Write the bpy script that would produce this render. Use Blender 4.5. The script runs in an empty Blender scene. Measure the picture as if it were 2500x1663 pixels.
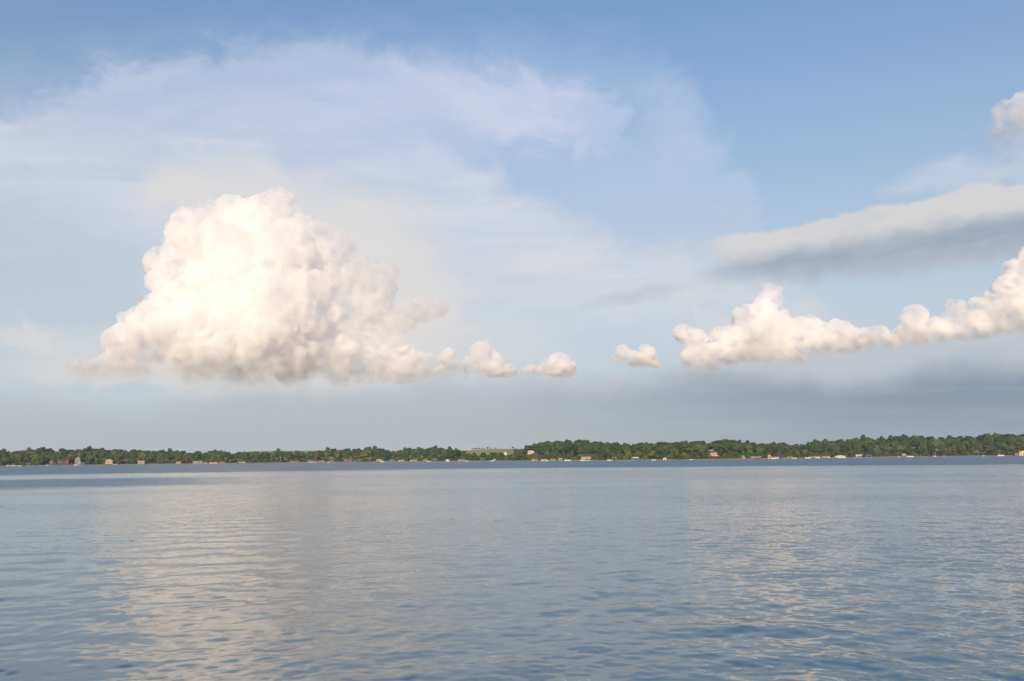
import bpy, bmesh, math, random
import numpy as np
from mathutils import Vector, Matrix

sc = bpy.context.scene
COL = sc.collection
R = math.radians

# ------------------------------------------------------------------ camera
CAM_H = 5.0
PITCH = R(8.33)
ROLL = 0.0102
W0, H0, F0 = 2500.0, 1663.0, 28.0 / 36.0 * 2500.0     # photograph size and focal length in its pixels
_f = Vector((0, math.cos(PITCH), math.sin(PITCH)))
_r0 = Vector((1, 0, 0))
_u0 = _r0.cross(_f)
_r = _r0 * math.cos(ROLL) - _u0 * math.sin(ROLL)
_u = _r0 * math.sin(ROLL) + _u0 * math.cos(ROLL)
cam_data = bpy.data.cameras.new('camera')
cam_data.lens = 28.0
cam_data.sensor_width = 36.0
cam_data.clip_start = 0.1
cam_data.clip_end = 120000
cam = bpy.data.objects.new('camera', cam_data)
COL.objects.link(cam)
cam.matrix_world = Matrix(((_r.x, _u.x, -_f.x, 0), (_r.y, _u.y, -_f.y, 0), (_r.z, _u.z, -_f.z, CAM_H), (0, 0, 0, 1)))
sc.camera = cam


def pdir(px, py):
    """bearing of a point of the photograph as a unit vector"""
    d = _f + _r * ((px - W0 / 2) / F0) - _u * ((py - H0 / 2) / F0)
    return d.normalized()


def azel(px, py):
    d = pdir(px, py)
    return math.degrees(math.atan2(d.x, d.y)), math.degrees(math.asin(d.z))


# ------------------------------------------------------------------ node helper
class NT:
    def __init__(self, tree):
        self.t = tree

    def n(self, typ, **kw):
        nd = self.t.nodes.new(typ)
        for k, v in kw.items():
            setattr(nd, k, v)
        return nd

    def put(self, sock, v):
        if isinstance(v, bpy.types.NodeSocket):
            self.t.links.new(v, sock)
        elif v is not None:
            sock.default_value = v

    def m(self, op, a, b=None, c=None, clamp=False):
        nd = self.n('ShaderNodeMath', operation=op, use_clamp=clamp)
        self.put(nd.inputs[0], a)
        self.put(nd.inputs[1], b)
        self.put(nd.inputs[2], c)
        return nd.outputs[0]

    def add(self, a, b): return self.m('ADD', a, b)
    def sub(self, a, b): return self.m('SUBTRACT', a, b)
    def mul(self, a, b): return self.m('MULTIPLY', a, b)

    def ss(self, v, lo, hi, a=0.0, b=1.0):
        nd = self.n('ShaderNodeMapRange', interpolation_type='SMOOTHSTEP')
        self.put(nd.inputs[0], v)
        self.put(nd.inputs[1], lo)
        self.put(nd.inputs[2], hi)
        self.put(nd.inputs[3], a)
        self.put(nd.inputs[4], b)
        return nd.outputs[0]

    def lin(self, v, lo, hi, a=0.0, b=1.0):
        nd = self.n('ShaderNodeMapRange')
        for i, x in enumerate((v, lo, hi, a, b)):
            self.put(nd.inputs[i], x)
        return nd.outputs[0]

    def mix(self, f, a, b, blend='MIX'):
        nd = self.n('ShaderNodeMix', data_type='RGBA', blend_type=blend)
        self.put(nd.inputs[0], f)
        for s, v in ((6, a), (7, b)):
            if isinstance(v, (tuple, list)) and len(v) == 3:
                v = (*v, 1)
            self.put(nd.inputs[s], v)
        return nd.outputs[2]

    def noise(self, vec, scale, detail=4, rough=0.5, dist=0.0, lac=2.0, w=None, kind='FBM'):
        nd = self.n('ShaderNodeTexNoise', noise_dimensions='3D', noise_type=kind)
        self.put(nd.inputs['Vector'], vec)
        nd.inputs['Scale'].default_value = scale
        nd.inputs['Detail'].default_value = detail
        nd.inputs['Roughness'].default_value = rough
        nd.inputs['Lacunarity'].default_value = lac
        nd.inputs['Distortion'].default_value = dist
        return nd.outputs[0]

    def xyz(self, x, y, z):
        nd = self.n('ShaderNodeCombineXYZ')
        for i, v in enumerate((x, y, z)):
            self.put(nd.inputs[i], v)
        return nd.outputs[0]

    def sep(self, v):
        nd = self.n('ShaderNodeSeparateXYZ')
        self.put(nd.inputs[0], v)
        return nd.outputs

    def vm(self, op, a, b=None):
        nd = self.n('ShaderNodeVectorMath', operation=op)
        self.put(nd.inputs[0], a)
        if b is not None:
            self.put(nd.inputs[1], b)
        return nd.outputs[0]


def lin(r, g, b):
    """sRGB 0-255 to linear"""
    def c(v):
        v /= 255.0
        return v / 12.92 if v <= 0.04045 else ((v + 0.055) / 1.055) ** 2.4
    return (c(r), c(g), c(b))


def skl(r, g, b):
    """colour of light in the sky as the photograph shows it, before exposure"""
    return tuple(v / 2 ** EXPO for v in lin(r, g, b))


# ------------------------------------------------------------------ sky, sun, exposure
SUN_EL, SUN_AZ = 17.0, -171.0            # degrees; azimuth from +Y towards +X: behind the camera, to its left
sun_dir = Vector((math.sin(R(SUN_AZ)) * math.cos(R(SUN_EL)), math.cos(R(SUN_AZ)) * math.cos(R(SUN_EL)), math.sin(R(SUN_EL))))
world = bpy.data.worlds.new('World')
sc.world = world
world.use_nodes = True
wt = world.node_tree
wt.nodes.clear()
S = NT(wt)
sky = S.n('ShaderNodeTexSky', sky_type='NISHITA')
sky.sun_disc = False
sky.sun_elevation = R(SUN_EL)
sky.sun_rotation = R(SUN_AZ)
sky.altitude = 300
sky.air_density = 1.0
sky.dust_density = 0.3
sky.ozone_density = 2.2
SKY_STRENGTH = 0.11
EXPO = 0.6
tc = S.n('ShaderNodeTexCoord').outputs['Generated']
dv = S.vm('NORMALIZE', tc)
dx, dy, dz = S.sep(dv)
AZ = S.mul(S.m('ARCTAN2', dx, dy), 180 / math.pi)
EL = S.mul(S.m('ARCSINE', dz), 180 / math.pi)
# bearings bent by wind-like noise, for ragged soft edges
pos = S.xyz(S.mul(AZ, 0.1), S.mul(EL, 0.1), 0.0)
n1 = S.n('ShaderNodeTexNoise')
S.put(n1.inputs['Vector'], pos)
n1.inputs['Scale'].default_value = 1.1
n1.inputs['Detail'].default_value = 5
n1.inputs['Roughness'].default_value = 0.52
c1 = S.sep(n1.outputs['Color'])
WX = S.mul(S.sub(c1[0], 0.5), 9.0)
WY = S.mul(S.sub(c1[1], 0.5), 4.5)
n2 = S.n('ShaderNodeTexNoise')
S.put(n2.inputs['Vector'], pos)
n2.inputs['Scale'].default_value = 6.0
n2.inputs['Detail'].default_value = 5
n2.inputs['Roughness'].default_value = 0.55
c2 = S.sep(n2.outputs['Color'])
AZW, ELW = S.add(AZ, WX), S.add(EL, WY)
FX = S.mul(S.sub(c2[0], 0.5), 1.6)
FY = S.mul(S.sub(c2[1], 0.5), 1.3)
AZF, ELF = S.add(AZ, FX), S.add(EL, FY)
n3 = S.n('ShaderNodeTexNoise')
S.put(n3.inputs['Vector'], S.vm('MULTIPLY', pos, (1.0, 1.5, 1.0)))
n3.inputs['Scale'].default_value = 2.6
n3.inputs['Detail'].default_value = 7
n3.inputs['Roughness'].default_value = 0.6
n3.inputs['Distortion'].default_value = 0.5
c3 = S.sep(n3.outputs['Color'])
AZR = S.add(AZ, S.mul(S.sub(c3[0], 0.5), 7.0))      # ragged: for the torn edges of the high veil
ELR = S.add(EL, S.mul(S.sub(c3[1], 0.5), 5.0))


def blob(px, py, ax, ay, ang=0.0, amp=1.0, inner=0.0, warp=1.0, fine=False):
    """soft oval patch of cloud at the bearing seen at (px, py); half axes in photograph pixels"""
    a0, e0 = azel(px, py)
    ca, sa = math.cos(R(ang)), math.sin(R(ang))
    a1, e1 = azel(px + ax * ca, py - ax * sa)
    a2, e2 = azel(px - ay * sa, py - ay * ca)
    lx = math.hypot(a1 - a0, e1 - e0)
    ly = math.hypot(a2 - a0, e2 - e0)
    an = math.atan2(e1 - e0, a1 - a0)
    X, Y = (AZR, ELR) if fine == 'ragged' else ((AZF, ELF) if fine else (AZW, ELW))
    X, Y = S.sub(X, a0), S.sub(Y, e0)
    c, s = math.cos(an), math.sin(an)
    U = S.m('MULTIPLY_ADD', X, c / lx, S.mul(Y, s / lx))
    V = S.m('MULTIPLY_ADD', X, -s / ly, S.mul(Y, c / ly))
    d = S.m('SQRT', S.m('MULTIPLY_ADD', U, U, S.mul(V, V)))
    return S.ss(d, inner, 1.0, amp, 0.0)


def union(items):
    acc = None
    for v in items:
        k = S.sub(1.0, v)
        acc = k if acc is None else S.mul(acc, k)
    return S.sub(1.0, acc)


def band(points, soft_px, fine=True):
    """signed degrees above a line drawn through bearings of the photograph: smooth 0..1 (1 above)"""
    aes = sorted(azel(*p) for p in points)
    nd = S.n('ShaderNodeFloatCurve')
    cm = nd.mapping
    cm.use_clip = False
    cm.clip_min_x, cm.clip_max_x, cm.clip_min_y, cm.clip_max_y = 0, 1, 0, 1
    cv = cm.curves[0]
    pts = [((a + 60) / 120, e / 40) for a, e in aes]
    cv.points[0].location = pts[0]
    cv.points[1].location = pts[-1]
    for p in pts[1:-1]:
        cv.points.new(*p)
    cm.update()
    X = AZR if fine == 'ragged' else (AZF if fine else AZW)
    S.put(nd.inputs['Value'], S.m('MULTIPLY_ADD', X, 1 / 120, 0.5))
    y = S.mul(nd.outputs[0], 40.0)
    d = S.sub(ELR if fine == 'ragged' else (ELF if fine else ELW), y)
    s = soft_px / 34.0
    return S.ss(d, -s, s)
# --- clear sky
_g = S.mul(S.ss(EL, 10.0, 36.0, 0.78, 1.10), SKY_STRENGTH)
skyc = S.vm('MULTIPLY', sky.outputs[0], S.xyz(_g, _g, _g))
# general thin summer haze that whitens the sky towards the horizon
hz = S.ss(EL, 1.0, 33.0, 0.93, 0.0)
col = S.mix(hz, skyc, skl(193, 203, 211))

# --- fibre texture of the high veil (plane seen in perspective)
pz = S.m('MAXIMUM', S.add(dz, 0.12), 0.05)
pp = S.xyz(S.m('DIVIDE', dx, pz), S.m('DIVIDE', dy, pz), 0.3)
fib = S.noise(S.vm('MULTIPLY', pp, (0.7, 1.6, 1.0)), 1.8, 8, 0.62, 1.2)
fibm = S.ss(fib, 0.34, 0.66, 0.66, 1.0)
# veil over the rest of the sky, outside the frame too
outer = S.mul(S.ss(S.m('ABSOLUTE', AZ), 40.0, 60.0), S.ss(S.noise(S.vm('MULTIPLY', pp, (0.8, 0.8, 1.0)), 0.9, 5, 0.55), 0.42, 0.66, 0.0, 0.75))

RG = 'ragged'
eA = band([(-400, 380), (0, 285), (130, 248), (230, 190), (330, 176), (480, 140), (620, 120), (900, 125), (1150, 150), (1350, 215), (1480, 262), (1525, 300), (1560, 420), (1700, 700)], 40, RG)
fA = band([(-400, 520), (0, 400), (300, 330), (600, 300), (900, 320), (1200, 350), (1400, 350), (1530, 330), (1700, 500)], 55, RG)
eB = band([(-400, 420), (0, 330), (200, 322), (370, 318), (560, 306), (742, 302), (900, 320), (1060, 352), (1180, 410), (1280, 480), (1380, 545), (1500, 600), (1720, 640), (2100, 900)], 62, RG)
fB = band([(-400, 640), (0, 520), (300, 620), (600, 900), (900, 900), (1200, 800), (1500, 760), (1800, 800), (2100, 1000)], 130, RG)
eC = band([(-400, 100), (0, 170), (300, 120), (600, 80), (1000, 75), (1400, 110), (1640, 190), (1720, 290), (1800, 420), (1900, 600), (2300, 1000)], 80, RG)
veil = union([
    S.mul(S.mul(S.sub(1.0, eA), fA), 0.52),
    S.mul(S.mul(S.sub(1.0, eB), fB), 0.62),
    S.mul(S.sub(1.0, eC), S.ss(EL, 3.0, 14.0, 0.0, 0.20)),
    blob(1270, 290, 300, 62, -16, 0.34, 0.2, fine=RG),
    blob(300, 215, 260, 60, 14, 0.30, 0.1, fine=RG),
    blob(60, 350, 420, 80, 4, 0.55, 0.2, fine=RG),
    blob(560, 430, 380, 130, -4, 0.50, 0.2, fine=RG),
    blob(1350, 620, 520, 140, -12, 0.50, 0.1, fine=RG),
    blob(1160, 470, 300, 50, -34, 0.30, 0.0, fine=RG),
    blob(1640, 300, 110, 190, 20, 0.22, 0.1, fine=RG),
    blob(1500, 720, 420, 50, 8, 0.30, 0.2, fine=RG),
    blob(2330, 430, 240, 80, 14, 0.5, 0.1, fine=RG),
    outer,
])
veil = S.m('MULTIPLY', S.mul(veil, fibm), 1.15, clamp=True)
veilc = S.mix(S.ss(EL, 8.0, 27.0), skl(220, 220, 222), skl(212, 218, 236))
col = S.mix(veil, col, veilc)
# dense smooth mass behind and above the towering cloud
mass = union([
    blob(560, 480, 260, 140, 0, 0.66, 0.35, fine=RG),
    blob(440, 470, 110, 70, 0, 0.35, 0.3, fine=RG),
    blob(900, 660, 330, 250, -30, 0.78, 0.35, fine=RG),
    blob(1000, 770, 190, 90, -10, 0.62, 0.2, fine=RG),
    blob(1150, 850, 420, 120, -6, 0.45, 0.1, fine=RG),
    blob(60, 810, 150, 60, 0, 0.60, 0.2, fine=RG),
    blob(620, 930, 620, 60, 0, 0.75, 0.2, fine=RG),
    blob(200, 880, 260, 120, 0, 0.50, 0.2, fine=RG),
])
col = S.mix(mass, col, skl(226, 222, 219))
# cloud edge in the upper right corner
corner = blob(2540, 380, 190, 90, 25, 0.45, 0.1, fine=RG)
col = S.mix(corner, col, skl(208, 214, 225))

# --- long roll cloud on the right: pale top, blue-grey under side
top1 = band([(900, 900), (1500, 640), (1720, 585), (1960, 548), (2140, 508), (2250, 492), (2385, 456), (2500, 456), (2800, 400)], 6)
bot1 = band([(900, 860), (1500, 720), (1760, 690), (1950, 682), (2150, 672), (2330, 650), (2500, 632), (2800, 610)], 26)
end1 = S.ss(AZW, azel(1640, 600)[0], azel(1860, 600)[0])
sh1 = band([(900, 900), (1500, 660), (1760, 640), (2000, 600), (2200, 566), (2400, 536), (2500, 520), (2800, 470)], 26)
roll = S.mul(S.mul(S.sub(1.0, top1), bot1), end1)
rollc = S.mix(sh1, skl(156, 170, 187), skl(217, 214, 213))
rtex = S.noise(S.xyz(S.mul(AZ, 0.16), S.mul(S.m('MULTIPLY_ADD', AZ, -0.12, EL), 0.6), 4.0), 1.6, 5, 0.55)
rollc = S.mix(S.ss(rtex, 0.42, 0.66, 0.0, 0.30), rollc, skl(196, 198, 206))
sh1b = band([(900, 900), (1500, 700), (1760, 672), (2000, 652), (2200, 628), (2400, 606), (2500, 596), (2800, 560)], 22)
rollc = S.mix(S.mul(S.sub(1.0, sh1b), 0.6), rollc, skl(184, 190, 203))
col = S.mix(S.mul(roll, 0.90), col, rollc)
tail = union([blob(1560, 720, 200, 26, 12, 0.5, 0.1, fine=True), blob(1800, 665, 150, 30, 6, 0.4, 0.1, fine=True)])
col = S.mix(tail, col, skl(182, 190, 206))

# --- low shelf on the right and the grey layer along the horizon
top2 = band([(0, 940), (700, 935), (1200, 925), (1500, 915), (1660, 905), (1800, 872), (2100, 838), (2350, 822), (2500, 812), (2800, 800)], 22)
shf = S.mul(S.sub(1.0, top2), S.ss(AZ, azel(400, 900)[0], azel(1700, 900)[0], 0.12, 0.9))
col = S.mix(shf, col, skl(193, 198, 206))
top3 = band([(0, 985), (600, 960), (1200, 945), (1650, 930), (2000, 925), (2250, 905), (2500, 888), (2800, 880)], 42, False)
lay = S.mul(S.sub(1.0, top3), S.ss(AZ, azel(-100, 950)[0], azel(1000, 950)[0], 0.85, 1.0))
layc = S.mix(S.ss(AZ, azel(1000, 1000)[0], azel(2500, 1000)[0]), skl(183, 189, 195), skl(116, 138, 160))
layc = S.mix(S.ss(EL, 0.0, 5.5, 0.45, 0.0), layc, skl(180, 190, 194))
streak = S.noise(S.xyz(S.mul(AZ, 0.06), S.mul(EL, 0.55), 2.0), 2.2, 4, 0.5)
layc = S.mix(S.ss(streak, 0.45, 0.75, 0.0, 0.22), layc, skl(188, 192, 202))
col = S.mix(S.mul(lay, 0.9), col, layc)

bg = S.n('ShaderNodeBackground')
S.put(bg.inputs[0], col)
bg.inputs[1].default_value = 1.0
out = S.n('ShaderNodeOutputWorld')
wt.links.new(bg.outputs[0], out.inputs[0])
try:
    world.cycles.sampling_method = 'MANUAL'
    world.cycles.sample_map_resolution = 512
except Exception:
    pass

sun_data = bpy.data.lights.new('sun', 'SUN')
sun_data.energy = 2.6
sun_data.angle = R(0.53)
sun_data.color = (1.0, 0.755, 0.50)
sun = bpy.data.objects.new('sun', sun_data)
sun.rotation_euler = sun_dir.to_track_quat('Z', 'Y').to_euler()
sun.location = (0, -20, 60)
COL.objects.link(sun)
vs = sc.view_settings
vs.view_transform = 'Standard'
vs.look = 'None'
vs.exposure = EXPO
vs.gamma = 1.0
vs.use_curve_mapping = False
sc.cycles.transparent_max_bounces = 24
sc.cycles.max_bounces = 48
sc.cycles.volume_bounces = 48
sc.cycles.volume_max_steps = 256
sc.cycles.use_denoising = True


# ------------------------------------------------------------------ object helpers
def material(name, color, rough=0.8, noise=None, spec=0.3):
    m = bpy.data.materials.new(name)
    m.use_nodes = True
    t = NT(m.node_tree)
    b = m.node_tree.nodes['Principled BSDF']
    b.inputs['Roughness'].default_value = rough
    b.inputs['Specular IOR Level'].default_value = spec
    if noise:
        sc_, amt = noise
        v = t.n('ShaderNodeTexCoord').outputs['Object']
        k = t.noise(v, sc_, 4, 0.6)
        c = t.mix(t.ss(k, 0.3, 0.7), tuple(x * (1 - amt) for x in color), tuple(min(1, x * (1 + amt)) for x in color))
        m.node_tree.links.new(c, b.inputs['Base Color'])
    else:
        b.inputs['Base Color'].default_value = (*color, 1)
    return m


def link(name, mesh, parent=None):
    o = bpy.data.objects.new(name, mesh)
    COL.objects.link(o)
    if parent is not None:
        o.parent = parent
    return o


def tag(o, label=None, cat=None, group=None, kind=None):
    for k, v in (('label', label), ('category', cat), ('group', group), ('kind', kind)):
        if v:
            o[k] = v
    return o


def pymesh(name, verts, faces, mat, smooth=False):
    me = bpy.data.meshes.new(name)
    me.from_pydata(verts, [], faces)
    me.materials.append(mat)
    if smooth:
        me.polygons.foreach_set('use_smooth', [True] * len(me.polygons))
    me.update()
    return me


# ------------------------------------------------------------------ lake
def water_mesh():
    rng = np.random.default_rng(4)
    az_in = np.radians(np.linspace(-38, 38, 620))
    az_out = np.radians(np.linspace(40, 320, 70))
    az = np.concatenate([az_in, az_out])
    ncol = len(az)
    # rows evenly spread over the view from close by to the middle of the lake, then sparse
    ang = np.linspace(math.atan(CAM_H / 15.0), math.atan(CAM_H / 150.0), 620)
    r1 = CAM_H / np.tan(ang)
    r = np.concatenate([[1.0, 3, 6, 10], r1, [175, 210, 260, 340, 500, 800, 1500, 4000, 12000, 40000]])
    nrow = len(r)
    rr, aa = np.meshgrid(r, az, indexing='ij')
    x = rr * np.sin(aa)
    y = rr * np.cos(aa)
    z = np.zeros_like(x)
    cell = np.maximum(rr * (az_in[1] - az_in[0]), np.gradient(r)[:, None] * np.ones_like(aa))
    wind = R(100)      # direction the ripples run
    for i in range(150):
        lam = 0.22 * (4.2 / 0.22) ** rng.random() ** 1.3
        k = 2 * math.pi / lam
        th = wind + rng.normal(0, 1.1)
        amp = 0.0040 * lam ** 0.85 / math.sqrt(150 / 14.0)
        ph = rng.random() * 6.283
        fade = np.clip(lam / (4.5 * cell) - 1.0, 0, 1)
        warp = 0.25 * np.sin(x * 0.09 + ph) + 0.2 * np.sin(y * 0.07 - ph * 2)
        z += fade * amp * np.sin(k * (x * math.cos(th) + y * math.sin(th)) + ph + warp * 4)
    z *= np.clip((rr - 4) / 6, 0, 1)
    z[:, len(az_in):] = 0
    z[:, :3] *= np.array([0, 0.3, 0.7])
    z[:, len(az_in) - 3:len(az_in)] *= np.array([0.7, 0.3, 0])
    verts = np.stack([x, y, z], -1).reshape(-1, 3)
    i, j = np.meshgrid(np.arange(nrow - 1), np.arange(ncol), indexing='ij')
    j2 = (j + 1) % ncol
    f = np.stack([i * ncol + j, (i + 1) * ncol + j, (i + 1) * ncol + j2, i * ncol + j2], -1).reshape(-1, 4)[:, ::-1]
    me = bpy.data.meshes.new('water')
    nv, nf = len(verts), len(f)
    me.vertices.add(nv)
    me.vertices.foreach_set('co', verts.ravel())
    me.loops.add(nf * 4)
    me.polygons.add(nf)
    me.loops.foreach_set('vertex_index', f.ravel().astype(np.int32))
    me.polygons.foreach_set('loop_start', np.arange(nf, dtype=np.int32) * 4)
    me.polygons.foreach_set('use_smooth', np.ones(nf, bool))
    me.update()
    me.validate()
    return me


wm = bpy.data.materials.new('lake_water')
wm.use_nodes = True
WN = NT(wm.node_tree)
wb = wm.node_tree.nodes['Principled BSDF']
wb.inputs['Base Color'].default_value = (0.022, 0.085, 0.115, 1)
wb.inputs['IOR'].default_value = 2.45
wb.inputs['Specular IOR Level'].default_value = 0.5
wp = WN.n('ShaderNodeNewGeometry').outputs['Position']
wx, wy, wz = WN.sep(wp)
flat = WN.xyz(wx, wy, 0.0)
dist = WN.m('SQRT', WN.m('MULTIPLY_ADD', wx, wx, WN.mul(wy, wy)))
# ruffled and calm patches left by the wind; beyond the lee the breeze ruffles the whole lake
bear = WN.mul(WN.m('ARCTAN2', wx, wy), 180 / math.pi)
patch = WN.noise(WN.vm('MULTIPLY', flat, (0.012, 0.030, 1)), 1.0, 4, 0.55)
patch = WN.ss(patch, 0.36, 0.66)
edge = WN.noise(WN.vm('MULTIPLY', flat, (0.006, 0.02, 1)), 1.0, 4, 0.6)
dj = WN.m('MULTIPLY', dist, WN.m('MULTIPLY_ADD', WN.sub(edge, 0.5), 0.35, 1.0))
far = WN.ss(dj, 330.0, 400.0)
leftp = WN.mul(WN.mul(WN.ss(dj, 160.0, 190.0), WN.ss(dj, 250.0, 290.0, 1.0, 0.0)), WN.ss(bear, -26.0, -12.0, 0.8, 0.12))
far = WN.m('MAXIMUM', far, leftp)
ruff = WN.m('MULTIPLY_ADD', patch, 0.6, 0.45)


def slopes(scale, seed_z, detail=2):
    nd = WN.n('ShaderNodeTexNoise')
    WN.put(nd.inputs['Vector'], WN.vm('ADD', WN.vm('MULTIPLY', flat, scale), (0, 0, seed_z)))
    nd.inputs['Scale'].default_value = 1.0
    nd.inputs['Detail'].default_value = detail
    nd.inputs['Roughness'].default_value = 0.55
    nd.inputs['Distortion'].default_value = 0.4
    v = WN.vm('SUBTRACT', nd.outputs['Color'], (0.5, 0.5, 0.5))
    return WN.vm('MULTIPLY', v, (1, 1, 0))


def scaled(v, f):
    nd = WN.n('ShaderNodeVectorMath', operation='SCALE')
    WN.put(nd.inputs[0], v)
    WN.put(nd.inputs['Scale'], f)
    return nd.outputs[0]


# where the modelled waves are finer than the mesh, the shading carries their slopes
sub = WN.ss(dist, 20.0, 100.0, 1.0, 2.6)
ruff = WN.mul(ruff, sub)
s_small = scaled(slopes((3.0, 4.6, 1), 0.0), WN.m('MULTIPLY_ADD', far, 0.55, WN.mul(ruff, 0.16)))
s_mid = scaled(slopes((0.7, 1.2, 1), 7.0), WN.m('MULTIPLY_ADD', far, 0.45, WN.mul(ruff, 0.09)))
nrm = WN.n('ShaderNodeNewGeometry').outputs['Normal']
# tilt added to the normals so distant water mirrors sky higher up
lean = WN.m('MULTIPLY_ADD', far, -0.13, WN.ss(dist, 25.0, 110.0, 0.0, -0.045))
nn = WN.vm('NORMALIZE', WN.vm('ADD', WN.vm('ADD', WN.vm('ADD', nrm, s_small), s_mid), WN.xyz(0.0, lean, 0.0)))
wm.node_tree.links.new(nn, wb.inputs['Normal'])
WN.put(wb.inputs['Roughness'], WN.m('MULTIPLY_ADD', far, 0.22, WN.ss(dist, 15.0, 150.0, 0.04, 0.10)))
me = water_mesh()
me.materials.append(wm)
tag(link('water', me), 'wide rippled lake reflecting the pale evening clouds', kind='structure')

# ------------------------------------------------------------------ towering and low cumulus clouds
CR = 20000.0


def cloud_material(name, fade_lo, fade_hi, dens):
    m = bpy.data.materials.new(name)
    m.use_nodes = True
    t = NT(m.node_tree)
    nt = m.node_tree
    nt.nodes.remove(nt.nodes['Principled BSDF'])
    mo = nt.nodes['Material Output']
    p = t.n('ShaderNodeNewGeometry').outputs['Position']
    x, y, z = t.sep(p)
    n = t.noise(p, 1 / 900.0, 3, 0.6)
    zz = t.m('MULTIPLY_ADD', t.sub(n, 0.5), 600.0, z)
    foot = t.m('POWER', t.ss(zz, fade_lo, fade_hi, 0.0, 1.0), 2.0)
    wisp = t.ss(n, 0.38, 0.55, 0.25, 1.0)
    wisp = t.mul(wisp, t.ss(t.noise(p, 1 / 210.0, 4, 0.65), 0.38, 0.60, 0.05, 1.0))
    v = t.n('ShaderNodeVolumeScatter')
    v.inputs['Color'].default_value = (1, 1, 1, 1)
    v.inputs['Anisotropy'].default_value = 0.0
    t.put(v.inputs['Density'], t.mul(t.mul(foot, wisp), dens / 72.0))
    nt.links.new(v.outputs[0], mo.inputs['Volume'])
    try:
        m.cycles.volume_step_rate = 0.25
    except Exception:
        pass
    return m


def puff_mesh(name, pts, rad, voxel, mat, disp=1.0, size=1.0):
    """points with radii -> one lumpy closed surface"""
    me = bpy.data.meshes.new('points')
    me.from_pydata([tuple(p) for p in pts], [], [])
    at = me.attributes.new('rad', 'FLOAT', 'POINT')
    at.data.foreach_set('value', np.asarray(rad, np.float32))
    o = bpy.data.objects.new('tmp_cloud', me)
    COL.objects.link(o)
    ng = bpy.data.node_groups.new('puffs', 'GeometryNodeTree')
    ng.interface.new_socket('Geometry', in_out='INPUT', socket_type='NodeSocketGeometry')
    ng.interface.new_socket('Geometry', in_out='OUTPUT', socket_type='NodeSocketGeometry')
    g = NT(ng)
    gi = g.n('NodeGroupInput')
    go = g.n('NodeGroupOutput')
    at_n = g.n('GeometryNodeInputNamedAttribute', data_type='FLOAT')
    at_n.inputs['Name'].default_value = 'rad'
    m2p = g.n('GeometryNodeMeshToPoints')
    p2v = g.n('GeometryNodePointsToVolume', resolution_mode='VOXEL_SIZE')
    p2v.inputs['Voxel Size'].default_value = voxel
    v2m = g.n('GeometryNodeVolumeToMesh', resolution_mode='GRID')
    v2m.inputs['Threshold'].default_value = 0.1
    sp = g.n('GeometryNodeSetPosition')
    L = ng.links.new
    L(gi.outputs[0], m2p.inputs['Mesh'])
    L(at_n.outputs[0], m2p.inputs['Radius'])
    L(m2p.outputs[0], p2v.inputs['Points'])
    L(at_n.outputs[0], p2v.inputs['Radius'])
    L(p2v.outputs[0], v2m.inputs['Volume'])
    L(v2m.outputs[0], sp.inputs['Geometry'])
    pos_n = g.n('GeometryNodeInputPosition').outputs[0]
    nrm = g.n('GeometryNodeInputNormal').outputs[0]
    acc = None
    for sz, amp in ((1500, 300), (620, 190), (260, 110), (120, 45)):
        k = g.noise(pos_n, 1.0 / (sz * size), 1, 0.5)
        v = g.mul(g.m('ABSOLUTE', g.sub(k, 0.5)), 2.0 * amp * size * disp)      # billows: sharp creases, round tops
        acc = v if acc is None else g.add(acc, v)
    sca = g.n('ShaderNodeVectorMath', operation='SCALE')
    L(nrm, sca.inputs[0])
    L(acc, sca.inputs['Scale'])
    L(sca.outputs[0], sp.inputs['Offset'])
    L(sp.outputs[0], go.inputs[0])
    mod = o.modifiers.new('puffs', 'NODES')
    mod.node_group = ng
    rm = o.modifiers.new('remesh', 'REMESH')
    rm.mode = 'VOXEL'
    rm.voxel_size = voxel
    rm.use_smooth_shade = True
    dg = bpy.context.evaluated_depsgraph_get()
    dg.update()
    res = bpy.data.meshes.new_from_object(o.evaluated_get(dg))
    bpy.data.objects.remove(o)
    bpy.data.meshes.remove(me)
    bpy.data.node_groups.remove(ng)
    res.name = name
    res.materials.clear()
    res.materials.append(mat)
    res.polygons.foreach_set('use_smooth', [True] * len(res.polygons))
    res.update()
    return res


def grow(blobs, seed, levels=((12, 0.45), (8, 0.45), (5, 0.45)), face=0.5, shrink=0.72):
    rng = random.Random(seed)
    cur = []
    for (px, py, r, dep) in blobs:
        d = pdir(px, py)
        Rr = CR * (1 + dep)
        cur.append((d * Rr, r * shrink / F0 * Rr))
    allp = list(cur)
    view = Vector((0, -1, 0))
    for n, k in levels:
        nxt = []
        for c, r in cur:
            for _ in range(n):
                while True:
                    v = Vector((rng.gauss(0, 1), rng.gauss(0, 1), rng.gauss(0, 1))).normalized()
                    if v.dot((view + Vector((0, 0, 0.35)))) > -0.35:
                        break
                q = r * k * rng.uniform(0.6, 1.25)
                nxt.append((c + v * (r * rng.uniform(0.72, 0.95)), q))
        allp += nxt
        cur = nxt
    return [tuple(p) for p, _ in allp], [q for _, q in allp]


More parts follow.
